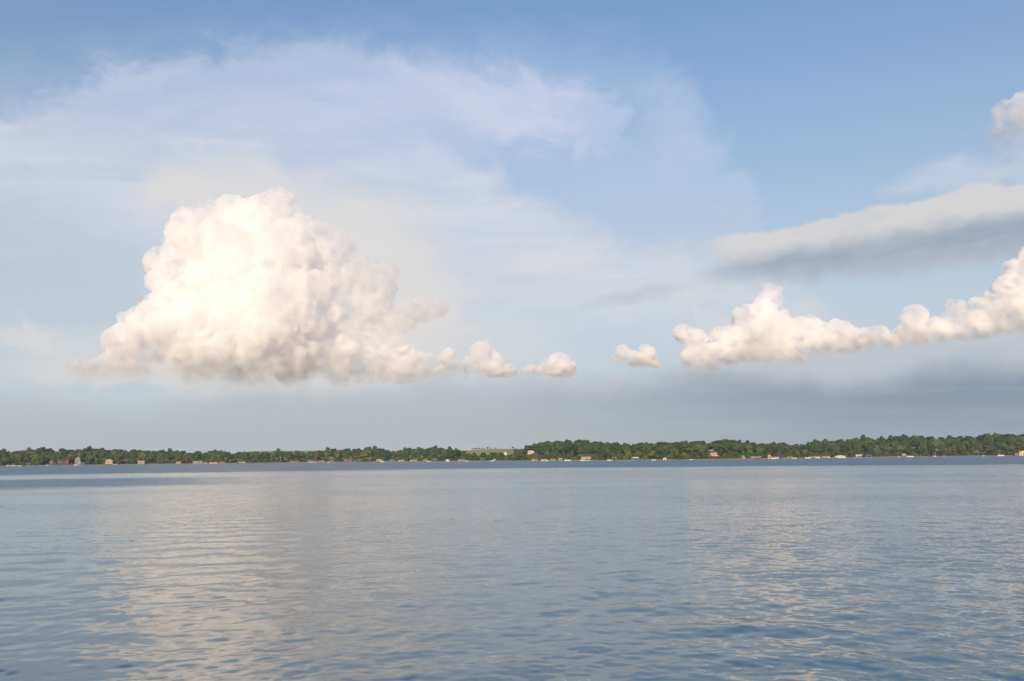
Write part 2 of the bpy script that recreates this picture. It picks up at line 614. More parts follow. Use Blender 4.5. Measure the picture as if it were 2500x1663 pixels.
def cumulus(blobs, seed, label, fade, dens=0.9, voxel=45, levels=((12, 0.45), (8, 0.45), (5, 0.45)), disp=1.0, group='cumulus clouds above the far shore', size=1.0):
    zlo = math.tan(R(azel(*fade[0])[1])) * CR
    zhi = math.tan(R(azel(*fade[1])[1])) * CR
    mat = cloud_material('cloud', zlo, zhi, dens)
    pts, rad = grow(blobs, seed, levels, shrink=0.72 if size == 1.0 else 0.86)
    me = puff_mesh('cumulus_cloud', pts, rad, voxel, mat, disp, size)
    # keep the origin at the foot of the cloud
    c = Vector(pts[0])
    c.z = 0
    me.transform(Matrix.Translation(-c))
    o = link('cumulus_cloud', me)
    o.location = c
    tag(o, label, 'cloud', group)
    return o


BIG = [  # x, y, radius in photograph pixels, depth
    (610, 560, 70, 0.03), (670, 530, 60, 0.035), (560, 545, 50, 0.035), (510, 530, 36, 0.035), (720, 570, 60, 0.035), (690, 510, 36, 0.035),
    (470, 580, 55, 0.0), (540, 600, 70, 0.0), (620, 610, 75, 0.0), (660, 590, 50, 0.0), (520, 660, 80, 0.0), (620, 680, 80, 0.0),
    (690, 660, 55, 0.0), (400, 690, 34, 0.0), (720, 640, 30, 0.0), (760, 660, 60, 0.035), (780, 770, 56, 0.03), (740, 730, 56, 0.02),
    (560, 730, 90, -0.02), (480, 730, 75, -0.02), (640, 740, 70, -0.03), (420, 760, 60, -0.02), (440, 820, 80, -0.03), (370, 800, 55, -0.02),
    (330, 830, 48, -0.03), (530, 830, 90, -0.03), (610, 830, 75, -0.035), (680, 790, 50, -0.04), (470, 880, 60, -0.03), (310, 880, 40, -0.03),
    (260, 905, 42, -0.035), (205, 925, 30, -0.035), (350, 915, 50, -0.035), (420, 925, 50, -0.035), (180, 940, 18, -0.035), (500, 925, 50, -0.035),
    (570, 910, 50, -0.03), (640, 890, 50, -0.03), (230, 940, 40, -0.035), (300, 945, 50, -0.035), (390, 950, 50, -0.035), (470, 955, 46, -0.035),
    (560, 950, 46, -0.03), (640, 940, 46, -0.03), (700, 840, 50, -0.03), (690, 900, 44, -0.04), (700, 730, 40, 0.0), (402, 652, 28, 0.0),
    (440, 590, 34, 0.02), (720, 700, 60, 0.0), (730, 780, 60, -0.01), (690, 860, 60, -0.02), (760, 720, 56, 0.01), (660, 620, 56, 0.0),
    (720, 600, 50, 0.01), (690, 760, 64, -0.02),
]
REAR = [
    (780, 590, 50, 0.035), (820, 620, 50, 0.035), (850, 660, 45, 0.035), (900, 690, 38, 0.035), (800, 700, 60, 0.035), (840, 740, 56, 0.035),
    (905, 740, 44, 0.035),
    (760, 590, 40, 0.04), (740, 640, 50, 0.04), (770, 700, 60, 0.04), (890, 760, 50, 0.04), (830, 790, 50, 0.04), (935, 690, 30, 0.05),
]
cumulus(BIG, 3, 'towering cream cumulus cloud piled high over the far shore', ((600, 985), (600, 850)), 0.85, 32, disp=1.35)
cumulus(REAR, 17, 'hazy pale shoulder of cloud behind the right side of the towering cumulus', ((850, 900), (850, 760)), 0.32, 34, disp=1.1)
cumulus([(700, 870, 50, 0.0), (760, 830, 44, 0.0), (790, 790, 30, 0.0), (820, 840, 40, 0.0), (850, 810, 30, 0.0), (770, 890, 50, 0.0), (840, 885, 45, 0.0),
         (900, 900, 36, 0.0), (940, 895, 26, 0.0), (970, 890, 18, 0.0), (1000, 905, 18, 0.0), (690, 910, 40, 0.0), (1040, 915, 14, 0), (720, 800, 40, 0), (800, 760, 44, 0.02), (870, 780, 50, 0.04), (930, 800, 44, 0.04), (980, 770, 40, 0.05), (1030, 760, 30, 0.06), (1070, 755, 22, 0.06), (930, 720, 40, 0.06), (900, 680, 34, 0.06), (960, 920, 40, 0.02), (1030, 900, 34, 0.02),
         (900, 850, 50, 0.03), (960, 850, 36, 0.03), (830, 930, 34, 0), (1000, 880, 26, 0.02)], 15,
        'pale knobbly cumulus low on the right flank of the towering cloud', ((850, 950), (850, 830)), 0.36, 32, disp=0.6)
cumulus([(720, 915, 44, 0.0), (780, 900, 48, 0.0), (880, 905, 46, 0.02), (930, 890, 46, 0.02), (985, 900, 44, 0.02), (1035, 900, 36, 0.02), (1075, 908, 30, 0.02), (1110, 915, 24, 0.02), (740, 870, 34, 0), (790, 850, 34, 0), (840, 870, 36, 0), (700, 840, 30, 0), (830, 915, 40, 0.02), (905, 870, 26, 0.02), (1010, 880, 20, 0.02)], 16,
        'low cream cumulus shelf running right from the foot of the towering cloud', ((950, 962), (950, 885)), 0.8, 24, ((10, 0.48), (6, 0.45), (4, 0.45)), 1.0, size=0.5)
cumulus([(1100, 880, 24, 0), (1120, 905, 30, 0), (1180, 865, 26, 0), (1205, 895, 32, 0), (1232, 908, 22, 0), (1155, 908, 30, 0), (1175, 890, 26, 0), (1080, 915, 24, 0)], 5,
        'low cream cloud beside the towering cumulus, two rounded heads', ((1170, 928), (1170, 898)), 1.3, 20, ((9, 0.48), (6, 0.45), (4, 0.45)), 1.0, size=0.42)
cumulus([(1290, 908, 18, 0), (1365, 885, 24, 0), (1350, 905, 26, 0), (1385, 908, 24, 0), (1325, 912, 20, 0), (1365, 905, 32, 0), (1290, 915, 22, 0)], 6,
        'small cream cloud with a round hump and a smaller one at its side', ((1340, 926), (1340, 896)), 1.3, 20, ((9, 0.48), (6, 0.45), (4, 0.45)), 1.0, size=0.42)
cumulus([(1522, 868, 20, 0), (1580, 860, 18, 0), (1545, 890, 26, 0), (1575, 890, 22, 0), (1510, 885, 18, 0), (1520, 900, 22, 0), (1560, 905, 24, 0), (1590, 890, 18, 0)], 7,
        'small two-eared cream cloud standing alone over the wooded point', ((1540, 916), (1540, 880)), 1.2, 20, ((9, 0.48), (6, 0.45), (4, 0.45)), 1.0, size=0.42)
cumulus([(1665, 815, 20, 0), (1695, 835, 24, 0), (1720, 865, 26, 0), (1690, 890, 28, 0), (1770, 850, 30, 0), (1820, 790, 34, 0.02), (1875, 745, 30, 0.02),
         (1850, 800, 50, 0), (1890, 800, 36, 0), (1860, 850, 50, 0), (1800, 860, 44, 0), (1740, 890, 34, 0), (1900, 855, 34, 0), (1700, 860, 24, 0), (1760, 820, 22, 0), (1720, 900, 30, 0), (1830, 830, 44, 0), (1880, 720, 22, 0.02), (1780, 895, 34, 0), (1680, 910, 26, 0), (1720, 915, 26, 0), (1860, 890, 40, 0), (1920, 880, 34, 0)], 8,
        'bright cream cloud with a tall tower rising over a jagged left arm', ((1800, 912), (1800, 855)), 1.5, 22, ((11, 0.45), (7, 0.45), (4, 0.45)), 1.0, size=0.42)
cumulus([(1965, 800, 26, 0), (1990, 820, 30, 0), (2050, 810, 28, 0), (2080, 825, 24, 0), (2140, 825, 22, 0), (2020, 835, 30, 0), (2160, 838, 14, 0), (1990, 800, 22, 0), (2060, 835, 30, 0), (2110, 840, 28, 0), (1950, 830, 26, 0), (1960, 860, 34, 0), (2010, 865, 34, 0), (2070, 860, 34, 0), (2130, 860, 30, 0), (2180, 850, 24, 0)], 9,
        'long low cream cloud right of the tall tower cloud', ((2050, 878), (2050, 826)), 1.3, 20, ((9, 0.48), (6, 0.45), (4, 0.45)), 1.0, size=0.42)
cumulus([(2225, 770, 24, 0), (2235, 800, 28, 0), (2210, 815, 24, 0), (2285, 795, 16, 0), (2260, 820, 28, 0), (2230, 835, 34, 0), (2290, 825, 24, 0), (2200, 840, 26, 0)], 10,
        'pale rounded cloud standing between the long low cloud and the slanting one', ((2230, 860), (2230, 806)), 1.0, 20, ((9, 0.48), (6, 0.45), (4, 0.45)), 1.0, size=0.42)
cumulus([(2335, 755, 20, 0), (2370, 775, 24, 0), (2400, 755, 26, 0), (2430, 735, 28, 0), (2470, 700, 34, 0), (2505, 668, 34, 0), (2550, 640, 46, 0), (2440, 812, 24, 0), (2400, 820, 28, 0), (2350, 815, 28, 0), (2480, 790, 34, 0), (2530, 760, 44, 0), (2500, 820, 30, 0), (2440, 770, 28, 0), (2320, 800, 22, 0)], 11,
        'cream cloud slanting up to the edge of the view at the far right', ((2430, 846), (2430, 790)), 1.3, 22, ((11, 0.45), (7, 0.45), (4, 0.45)), 1.0, size=0.42)
cumulus([(2462, 296, 30, 0), (2500, 272, 34, 0), (2545, 300, 60, 0), (2440, 330, 26, 0), (2480, 345, 44, 0), (2530, 375, 60, 0), (2580, 250, 50, 0), (2480, 395, 40, 0)], 30,
        'pale lavender cloud head cut by the right edge, high above the long grey roll', ((2500, 470), (2500, 300)), 0.30, 24, ((9, 0.48), (6, 0.45), (4, 0.45)), 1.0, size=0.5,
        group='cumulus clouds above the far shore')

# ------------------------------------------------------------------ far shore: bearings, distances, profiles
def shore_D(px):
    return CAM_H * F0 / (8.0 + 3.0 * math.exp(-((px - 1600) / 480.0) ** 2))


def az_of(px):
    d = pdir(px, 1120)
    return math.atan2(d.x, d.y)


def ground_xy(px, off):
    a = az_of(px)
    d = shore_D(px) + off
    return d * math.sin(a), d * math.cos(a)


def z_at(px, py, off):
    """height of the thing seen at (px, py) when it stands off metres behind the waterline"""
    d = pdir(px, py)
    return CAM_H + d.z / math.hypot(d.x, d.y) * (shore_D(px) + off)


SKY_PTS = []
for x0, y0, pts in (
    (0, 1050, [(-400, 255), (-150, 250), (0, 262), (50, 240), (110, 285), (200, 275), (275, 266), (340, 262), (390, 235), (470, 258), (560, 220), (650, 238), (700, 262), (860, 240), (960, 255), (1060, 250), (1150, 240),
                (1220, 205), (1290, 238), (1380, 233), (1500, 265), (1560, 250), (1640, 250), (1700, 263), (1830, 250), (1900, 256), (2000, 268), (2110, 272), (2200, 260), (2320, 240)]),
    (420, 1050, [(50, 268), (130, 274), (220, 300), (330, 278), (390, 303), (470, 300), (530, 270), (590, 256), (650, 276), (720, 276), (770, 296), (900, 290), (1060, 290), (1280, 290), (1400, 272), (1450, 238),
                 (1510, 276), (1600, 284), (1900, 284), (2030, 268), (2130, 224), (2220, 245), (2340, 255)]),
    (840, 1050, [(40, 240), (150, 246), (200, 235), (330, 215), (420, 205), (500, 238), (580, 262), (680, 276), (780, 265), (830, 226), (900, 225), (1030, 223), (1150, 235), (1210, 232), (1255, 199), (1310, 238),
                 (1360, 238), (1450, 212), (1540, 235), (1620, 275), (1700, 310), (1790, 335), (1900, 315), (2050, 296), (2150, 300), (2250, 335)]),
    (1260, 1040, [(20, 300), (100, 298), (150, 250), (230, 248), (270, 226), (340, 205), (420, 192), (480, 200), (560, 185), (650, 200), (720, 183), (850, 174), (950, 173), (1040, 212), (1120, 195), (1200, 220),
                  (1260, 200), (1370, 208), (1500, 220), (1620, 238), (1700, 215), (1780, 210), (1850, 218), (1990, 200), (2090, 210), (2180, 205), (2300, 190)]),
    (1680, 1040, [(40, 205), (120, 188), (200, 190), (290, 222), (400, 184), (430, 225), (490, 176), (560, 178), (640, 175), (710, 188), (760, 212), (830, 182), (890, 210), (1000, 225), (1070, 232), (1180, 205),
                  (1290, 210), (1370, 238), (1480, 238), (1580, 240), (1680, 210), (1760, 172), (1900, 165), (2000, 188), (2090, 172), (2230, 166), (2330, 156)]),
    (2080, 1030, [(60, 212), (140, 216), (180, 165), (250, 205), (330, 228), (390, 222), (430, 190), (480, 225), (545, 170), (640, 180), (690, 188), (745, 166), (820, 205), (885, 170), (930, 195), (965, 172),
                  (1090, 186), (1250, 195), (1370, 170), (1500, 180), (1540, 205), (1620, 178), (1800, 165), (1900, 145), (2000, 137), (2080, 155), (2200, 150), (2360, 155), (2600, 150), (2900, 160)]),
):
    for X, Y in pts:
        SKY_PTS.append((x0 + X / 5.612, y0 + Y / 5.612))
SKY_PTS.sort()
SX = np.array([p[0] for p in SKY_PTS])
SY = np.array([p[1] for p in SKY_PTS])


def skyline_y(px):
    return float(np.interp(px, SX, SY))


FX_ = np.array([-100, 560, 620, 700, 780, 900, 1080, 1139, 1175, 1214, 1262, 1300, 1500, 2600])
FY_ = np.array([1112, 1109, 1102, 1100.6, 1100.2, 1101, 1103, 1100, 1097.5, 1096, 1096, 1103, 1104, 1100])
OFF_S = 230.0


def base_s(px):
    z = z_at(px, skyline_y(px) if False else float(np.interp(px, SX, np.convolve(np.pad(SY, 3, 'edge'), np.ones(7) / 7, 'valid'))), OFF_S)
    return max(3.0, z - 14.0)


def ridge_z(px):
    y = max(float(np.interp(px, FX_, FY_)), skyline_y(px) + 3 if not (590 < px < 790 or 1125 < px < 1262) else 0)
    return z_at(px, y, 720.0)


def ground_z(px, off):
    b = base_s(px)
    return float(np.interp(off, [-6, 0, 3, 14, 50, OFF_S, 330, 720, 900, 2000, 9000],
                           [-1.2, 0.15, 0.8, 1.5, min(3.5, b), b, max(b * 0.9, 3.0), ridge_z(px), ridge_z(px) * 0.8, 6.0, 4.0]))


OFFS = [-6, 0, 3, 8, 14, 30, 50, 90, 150, 230, 330, 450, 580, 680, 720, 800, 900, 1400, 2000, 5000, 9000, 30000]
gm = bpy.data.materials.new('shore_ground')
gm.use_nodes = True
G = NT(gm.node_tree)
gb = gm.node_tree.nodes['Principled BSDF']
gb.inputs['Roughness'].default_value = 0.95
gp = G.n('ShaderNodeNewGeometry').outputs['Position']
gz = G.sep(gp)[2]
gn = G.noise(gp, 0.05, 5, 0.6)
gn2 = G.noise(gp, 0.012, 3, 0.5)
grass = G.mix(G.ss(gn, 0.3, 0.7), (0.060, 0.085, 0.022), (0.105, 0.125, 0.036))
grass = G.mix(G.ss(gn2, 0.4, 0.6, 0, 0.5), grass, (0.125, 0.145, 0.045))
sand = G.mix(gn, (0.30, 0.22, 0.15), (0.42, 0.32, 0.22))
field = G.mix(gn, (0.26, 0.28, 0.05), (0.33, 0.34, 0.07))
gpx, gpy, _gz = G.sep(gp)
gd = G.m('SQRT', G.m('MULTIPLY_ADD', gpx, gpx, G.mul(gpy, gpy)))
grass = G.mix(G.ss(gd, 1230.0, 1280.0), grass, field)
grass = G.mix(G.ss(gd, 2000.0, 2400.0), grass, G.mix(gn2, (0.25, 0.225, 0.18), (0.36, 0.32, 0.25)))      # unseen ground far inland, paled to bounce light onto the cloud undersides
gc = G.mix(G.ss(G.m('MULTIPLY_ADD', gn, 0.5, gz), 1.0, 1.5), sand, grass)
gm.node_tree.links.new(gc, gb.inputs['Base Color'])
pxs = list(np.linspace(-700, 3200, 460))
verts, faces = [], []
for i, px in enumerate(pxs):
    for j, off in enumerate(OFFS):
        wob = 3.0 * math.sin(px * 0.031) + 1.5 * math.sin(px * 0.11 + 1)
        x, y = ground_xy(px, off + (wob if off < 20 else 0))
        verts.append((x, y, ground_z(min(max(px, -60), 2560), off)))
for i in range(len(pxs) - 1):
    for j in range(len(OFFS) - 1):
        a = i * len(OFFS) + j
        faces.append((a, a + len(OFFS), a + len(OFFS) + 1, a + 1))
tag(link('shore_land', pymesh('shore_land', verts, faces, gm, True)), 'low wooded shore rising to a grassy hill', kind='structure')


# ------------------------------------------------------------------ small mesh kit
class MB:
    def __init__(self):
        self.v, self.f = [], []

    def poly(self, pts):
        n = len(self.v)
        self.v += [tuple(p) for p in pts]
        self.f.append(tuple(range(n, n + len(pts))))

    def box(self, x0, x1, y0, y1, z0, z1, tx=0.0, ty=0.0):
        n = len(self.v)
        for z, sx, sy in ((z0, 0, 0), (z1, tx, ty)):
            self.v += [(x0 + sx, y0 + sy, z), (x1 - sx, y0 + sy, z), (x1 - sx, y1 - sy, z), (x0 + sx, y1 - sy, z)]
        for q in ((0, 3, 2, 1), (4, 5, 6, 7), (0, 1, 5, 4), (1, 2, 6, 5), (2, 3, 7, 6), (3, 0, 4, 7)):
            self.f.append(tuple(n + k for k in q))
        return self

    def prism(self, prof, y0, y1, axis='y'):
        """profile of (x, z) points extruded along y, or (y, z) points along x"""
        n = len(self.v)
        k = len(prof)
        for t in (y0, y1):
            for a, z in prof:
                self.v.append((a, t, z) if axis == 'y' else (t, a, z))
        self.f.append(tuple(n + i for i in range(k)))
        self.f.append(tuple(n + k + i for i in reversed(range(k))))
        for i in range(k):
            j = (i + 1) % k
            self.f.append((n + i, n + k + i, n + k + j, n + j))
        return self

    def tube(self, p0, p1, r0, r1=None, n=6):
        r1 = r0 if r1 is None else r1
        p0, p1 = Vector(p0), Vector(p1)
        d = (p1 - p0).normalized()
        a = d.orthogonal().normalized()
        b = d.cross(a)
        s = len(self.v)
        for p, r in ((p0, r0), (p1, r1)):
            for i in range(n):
                t = 2 * math.pi * i / n
                self.v.append(tuple(p + (a * math.cos(t) + b * math.sin(t)) * r))
        for i in range(n):
            j = (i + 1) % n
            self.f.append((s + i, s + j, s + n + j, s + n + i))
        self.f.append(tuple(s + i for i in reversed(range(n))))
        self.f.append(tuple(s + n + i for i in range(n)))
        return self

    def mesh(self, name, mat):
        me = pymesh(name, self.v, self.f, mat)
        bm = bmesh.new()
        bm.from_mesh(me)
        bmesh.ops.recalc_face_normals(bm, faces=bm.faces)
        bm.to_mesh(me)
        bm.free()
        return me

    def link(self, name, mat, parent=None):
        return link(name, self.mesh(name, mat), parent)


def empty(name, loc, rz, label, cat, group=None):
    o = bpy.data.objects.new(name, None)
    COL.objects.link(o)
    o.location = loc
    o.rotation_euler = (0, 0, rz)
    o.empty_display_size = 1
    return tag(o, label, cat, group)


_mats = {}


def mat(name, color, rough=0.75, noise=None, spec=0.3):
    if name not in _mats:
        _mats[name] = material(name, color, rough, noise, spec)
    return _mats[name]


WALLS = {
    'tan': mat('tan_siding', (0.46, 0.33, 0.20), 0.8, (0.8, 0.15)),
    'yellow': mat('yellow_siding', (0.55, 0.43, 0.22), 0.8, (0.8, 0.12)),
    'white': mat('white_siding', (0.74, 0.71, 0.66), 0.7, (0.8, 0.08)),
    'cream': mat('cream_siding', (0.66, 0.56, 0.38), 0.75, (0.8, 0.1)),
    'brick': mat('red_brick', (0.15, 0.07, 0.05), 0.9, (1.5, 0.25)),
    'orange': mat('orange_timber', (0.36, 0.18, 0.08), 0.8, (1.0, 0.2)),
    'pink': mat('pink_stucco', (0.56, 0.36, 0.27), 0.85, (0.8, 0.12)),
    'grey': mat('grey_siding', (0.25, 0.26, 0.27), 0.8, (0.8, 0.15)),
    'brown': mat('brown_siding', (0.20, 0.13, 0.08), 0.85, (0.8, 0.2)),
}
ROOFS = {
    'brown': mat('brown_shingles', (0.13, 0.085, 0.06), 0.9, (1.2, 0.25)),
    'grey': mat('grey_shingles', (0.20, 0.20, 0.21), 0.9, (1.2, 0.2)),
    'red': mat('red_shingles', (0.20, 0.10, 0.07), 0.9, (1.2, 0.2)),
    'pale': mat('pale_metal_roof', (0.48, 0.47, 0.45), 0.5, (0.8, 0.1), 0.5),
    'green': mat('green_roof', (0.14, 0.20, 0.12), 0.8, (1.0, 0.2)),
    'pink': mat('pink_shingles', (0.42, 0.27, 0.22), 0.9, (1.0, 0.15)),
}
M_GLASS = mat('window_glass', (0.02, 0.025, 0.03), 0.08, None, 0.6)
M_TRIM = mat('white_trim', (0.78, 0.76, 0.72), 0.6)
M_DOOR = mat('dark_door', (0.12, 0.07, 0.05), 0.6)
M_WOOD = mat('weathered_wood', (0.27, 0.20, 0.13), 0.9, (2.0, 0.25))
M_CONC = mat('pale_masonry', (0.40, 0.33, 0.25), 0.9, (0.6, 0.2))
M_HULL = mat('white_gelcoat', (0.66, 0.64, 0.60), 0.3, (0.7, 0.06), 0.5)
M_BLUE = mat('blue_canvas', (0.06, 0.12, 0.28), 0.8, (1.5, 0.15))
M_CANV = mat('pale_canvas', (0.62, 0.56, 0.46), 0.8, (1.5, 0.1))
M_ALU = mat('dull_aluminium', (0.55, 0.55, 0.55), 0.4, None, 0.6)
M_DARKM = mat('black_plastic', (0.03, 0.03, 0.035), 0.5)

window_frame = MB()
for a in ((-0.62, 0.62, -0.05, 0.05, -0.62, -0.52), (-0.62, 0.62, -0.05, 0.05, 0.52, 0.62), (-0.62, -0.52, -0.05, 0.05, -0.52, 0.52), (0.52, 0.62, -0.05, 0.05, -0.52, 0.52), (-0.04, 0.04, -0.04, 0.04, -0.52, 0.52)):
    window_frame.box(*a)
WIN_FRAME = window_frame.mesh('window', M_TRIM)
WIN_PANE = MB().box(-0.52, 0.52, -0.02, 0.02, -0.52, 0.52).mesh('pane', M_GLASS)


def window(parent, x, y, z, s=1.0, sx=None):
    f = link('window', WIN_FRAME, parent)
    f.location = (x, y, z)
    f.scale = (sx or s, 1, s)
    p = link('pane', WIN_PANE, f)
    return f


LANDMARKS = []        # (photo x, short name)
HOUSES_SPAN = []
VISIBLE = []          # buildings up the slope that the trees in front must not hide: x0, x1, y, off


def cap_for(px, off, pad=0):
    """photo y that a tree at px may not rise above"""
    ys = [v[2] for v in VISIBLE if v[0] - pad < px < v[1] + pad and off < v[3]]
    return max(ys) if ys else None


def house(x0, x1, ytop, ybase, kind, wall, roof, label, short, off=None, nw=3, extra=(), storeys=1):
    """a building seen between x0 and x1 of the photograph, its ridge at ytop and its foot at ybase"""
    px = (x0 + x1) / 2
    off = 8.0 if off is None else off
    if off == 'auto':              # far enough up the slope to stand on it
        off = min(range(14, 225, 2), key=lambda q: abs(ground_z(px, q) - z_at(px, ybase, q)))
        VISIBLE.append((x0 - 2, x1 + 2, ybase - 0.5, off))
    D = shore_D(px) + off
    w = (x1 - x0) / F0 * D
    zt = z_at(px, ytop, off)
    zb = z_at(px, ybase, off)
    gx, gy = ground_xy(px, off)
    gz_ = ground_z(px, off)
    zb = max(zb, gz_ - 0.2) if off < 40 else zb
    h = max(zt - zb, 2.6)
    dep = max(4.5, min(9.0, w * 0.7))
    r = empty('boathouse' if 'boathouse' in label else ('shed' if 'shed' in label else 'house'), (gx, gy, zb), -az_of(px), label,
              'boathouse' if 'boathouse' in label else ('shed' if 'shed' in label else 'house'))
    wm_, rm_ = WALLS[wall], ROOFS[roof]
    hw, hd = w / 2, dep / 2
    base = min(0, gz_ - zb) - 0.6
    if kind == 'aframe':
        MB().prism([(-hw * 0.86, base), (hw * 0.86, base), (0, h * 0.95)], -hd + 0.5, hd - 0.3).link('wall', wm_, r)
        m = MB()
        for s in (-1, 1):
            m.prism([(s * hw, 0), (s * (hw - 0.35), 0), (0, h - 0.35), (0, h)], -hd, hd)
        m.link('roof', rm_, r)
        eave = h * 0.3
    elif kind == 'gable':          # gable end faces the lake
        eave = h * 0.66
        MB().prism([(-hw * 0.93, base), (hw * 0.93, base), (hw * 0.93, eave), (0, h - 0.2), (-hw * 0.93, eave)], -hd, hd).link('wall', wm_, r)
        m = MB()
        for s in (-1, 1):
            m.prism([(s * hw, eave - 0.15), (s * hw, eave + 0.1), (0, h), (0, h - 0.25)], -hd - 0.4, hd + 0.4)
        m.link('roof', rm_, r)
    elif kind == 'side':           # long roof slope faces the lake
        eave = h * 0.68
        MB().prism([(-hd, base), (hd, base), (hd, eave), (0, h - 0.2), (-hd, eave)], -hw * 0.95, hw * 0.95, 'x').link('wall', wm_, r)
        m = MB()
        for s in (-1, 1):
            m.prism([(s * (hd + 0.4), eave - 0.2), (s * (hd + 0.4), eave), (0, h), (0, h - 0.25)], -hw, hw, 'x')
        m.link('roof', rm_, r)
    else:                          # flat
        eave = h - 0.3
        MB().box(-hw * 0.94, hw * 0.94, -hd, hd, base, eave).link('wall', wm_, r)
        MB().box(-hw, hw, -hd - 0.4, hd + 0.4, eave, h).link('roof', rm_, r)
    rng = random.Random(int(px))
    rows = storeys if eave / storeys > 2.0 else 1
    ww = min(1.3, w * 0.85 / (nw + 0.5))
    for k in range(rows):
        zc = eave * (k + 0.55) / rows
        if kind == 'aframe':
            zc, n_ = h * 0.3, 2
            for i in range(n_):
                window(r, (i - 0.5) * w * 0.28, -hd + 0.46, zc, 1.1)
            window(r, 0, -hd + 0.46, h * 0.6, 0.9)
            break
        for i in range(nw):
            if k == 0 and i == nw // 2:
                MB().box(-0.5, 0.5, -0.06, 0.06, 0, min(2.1, eave * 0.8)).link('door', M_DOOR, r).location = ((i - (nw - 1) / 2) * w * 0.85 / nw, -hd - 0.03, 0.05)
                continue
            window(r, (i - (nw - 1) / 2) * w * 0.85 / nw, -hd - 0.03, zc, min(1.15, eave / rows * 0.45), ww)
    if 'chimney' in extra:
        MB().box(-0.45, 0.45, -0.45, 0.45, eave * 0.8, h + 1.0).link('chimney', WALLS['brick'], r).location = (hw * 0.55, 0.3, 0)
    if 'deck' in extra:
        d = MB().box(-hw * 1.05, hw * 1.05, -hd - 3.0, -hd - 0.1, -0.25, 0.0).link('deck', M_WOOD, r)
        for s in (-1, 1):
            MB().box(-0.1, 0.1, -0.1, 0.1, base - 1.5, -0.25).link('post', M_WOOD, d).location = (s * hw * 0.95, -hd - 2.8, 0)
        m = MB().box(-hw * 1.05, hw * 1.05, -0.05, 0.05, 0.85, 0.95)
        for i in range(9):
            t = -hw * 1.03 + i * hw * 2.06 / 8
            m.box(t - 0.04, t + 0.04, -0.04, 0.04, 0, 0.85)
        m.link('railing', M_TRIM, d).location = (0, -hd - 2.95, 0)
    if 'terrace' in extra:
        MB().box(-hw * 1.9, hw * 1.9, -hd - 7.0, -hd - 3.5, gz_ - zb - 3.0, gz_ - zb + 0.2).link('terrace_wall', M_CONC, r)
    LANDMARKS.append((px, short))
    HOUSES_SPAN.append((x0 - 3, x1 + 3, off))
    return r


def R1(X): return X / 5.612


H = house
H(143, 166, 1121, 1133.5, 'side', 'brick', 'brown', 'dim red brick house half hidden under dark trees', 'dim brick house', 12, 4)
H(184, 195, 1114, 1133, 'gable', 'grey', 'grey', 'tall narrow grey gabled house between dark trees', 'narrow grey house', 12, 2, storeys=2)
H(123, 130, 1121, 1133, 'gable', 'brown', 'brown', 'small brown gabled shed beside a white boat', 'brown shed', 10, 2)
H(259, 274, 1120, 1133, 'gable', 'yellow', 'brown', 'sunlit yellow gabled house with a lower shed roof, under an olive tree', 'yellow gabled house', 10, 3, ('chimney', 'deck'), 2)
H(338, 352, 1125, 1134, 'side', 'tan', 'pale', 'tan waterside house with a pale roof right of a conical tree', 'tan house with pale roof', 7, 3)
H(431, 442, 1125, 1132.5, 'side', 'tan', 'brown', 'low tan shed at the foot of a yellow green tree', 'low tan shed', 6, 2)
H(472, 494, 1126, 1133, 'flat', 'grey', 'pale', 'long grey boathouse with a pale arched roof', 'long grey boathouse', 3, 4)
H(498, 506, 1127.5, 1133, 'side', 'yellow', 'brown', 'tiny yellow shed between the grey boathouse and the bright yellow one', 'tiny yellow shed', 4, 2)
H(512, 530, 1126.5, 1133, 'side', 'yellow', 'brown', 'bright yellow waterside house, longest of the yellow row', 'bright yellow house', 4, 5)
H(536, 548, 1127, 1133, 'gable', 'orange', 'red', 'orange yellow gabled house ending the yellow row', 'orange yellow house', 4, 3)
H(582, 598, 1126, 1132.5, 'side', 'pink', 'red', 'reddish house behind a leaning pale trunk', 'reddish house', 6, 3)
H(708, 730, 1124.5, 1130.5, 'side', 'orange', 'red', 'orange roofed low house on the open bank', 'orange roofed house', 9, 4)
H(750, 768, 1123, 1130, 'side', 'brown', 'grey', 'low brown house with white boats drawn up in front', 'low brown house', 10, 4)
H(777, 792, 1124.5, 1130.5, 'side', 'pink', 'brown', 'low pinkish house just left of a pale tree trunk', 'low pinkish house', 9, 3)
H(804, 816, 1122.5, 1131, 'gable', 'brown', 'brown', 'small brown gabled cottage with a white boat at its door', 'brown gabled cottage', 7, 3)
H(839, 860, 1119, 1128.5, 'side', 'brick', 'brown', 'shaded red brick house behind a tall bare trunk', 'shaded brick house', 14, 4)
H(919, 934, 1120.5, 1127.5, 'gable', 'yellow', 'brown', 'small yellow cottage on a green bank above a white boat', 'yellow cottage', 16, 3)
H(951, 963, 1121.5, 1128.5, 'side', 'grey', 'grey', 'grey house in shade between round trees', 'grey shaded house', 10, 3)
H(972, 988, 1124, 1129, 'gable', 'tan', 'brown', 'low tan house with a broad gable close to the water', 'low tan gabled house', 5, 3)
H(1001, 1018, 1122, 1128, 'side', 'cream', 'grey', 'white and cream house with two wide bays', 'cream two bay house', 6, 5)
H(1033, 1044, 1120, 1128, 'gable', 'orange', 'red', 'orange red gabled house with a brick chimney', 'orange red house', 7, 3, ('chimney',), 2)
H(1088, 1096, 1122.5, 1127.5, 'gable', 'white', 'grey', 'little white shed alone at the water', 'little white shed', 5, 1)
H(1118, 1137, 1123, 1127.5, 'side', 'tan', 'brown', 'long low tan house below the silo hill', 'long low tan house', 8, 5)
H(1203, 1211, 1121.5, 1126, 'gable', 'yellow', 'green', 'small yellow shed beneath the green field', 'small yellow shed', 7, 2)
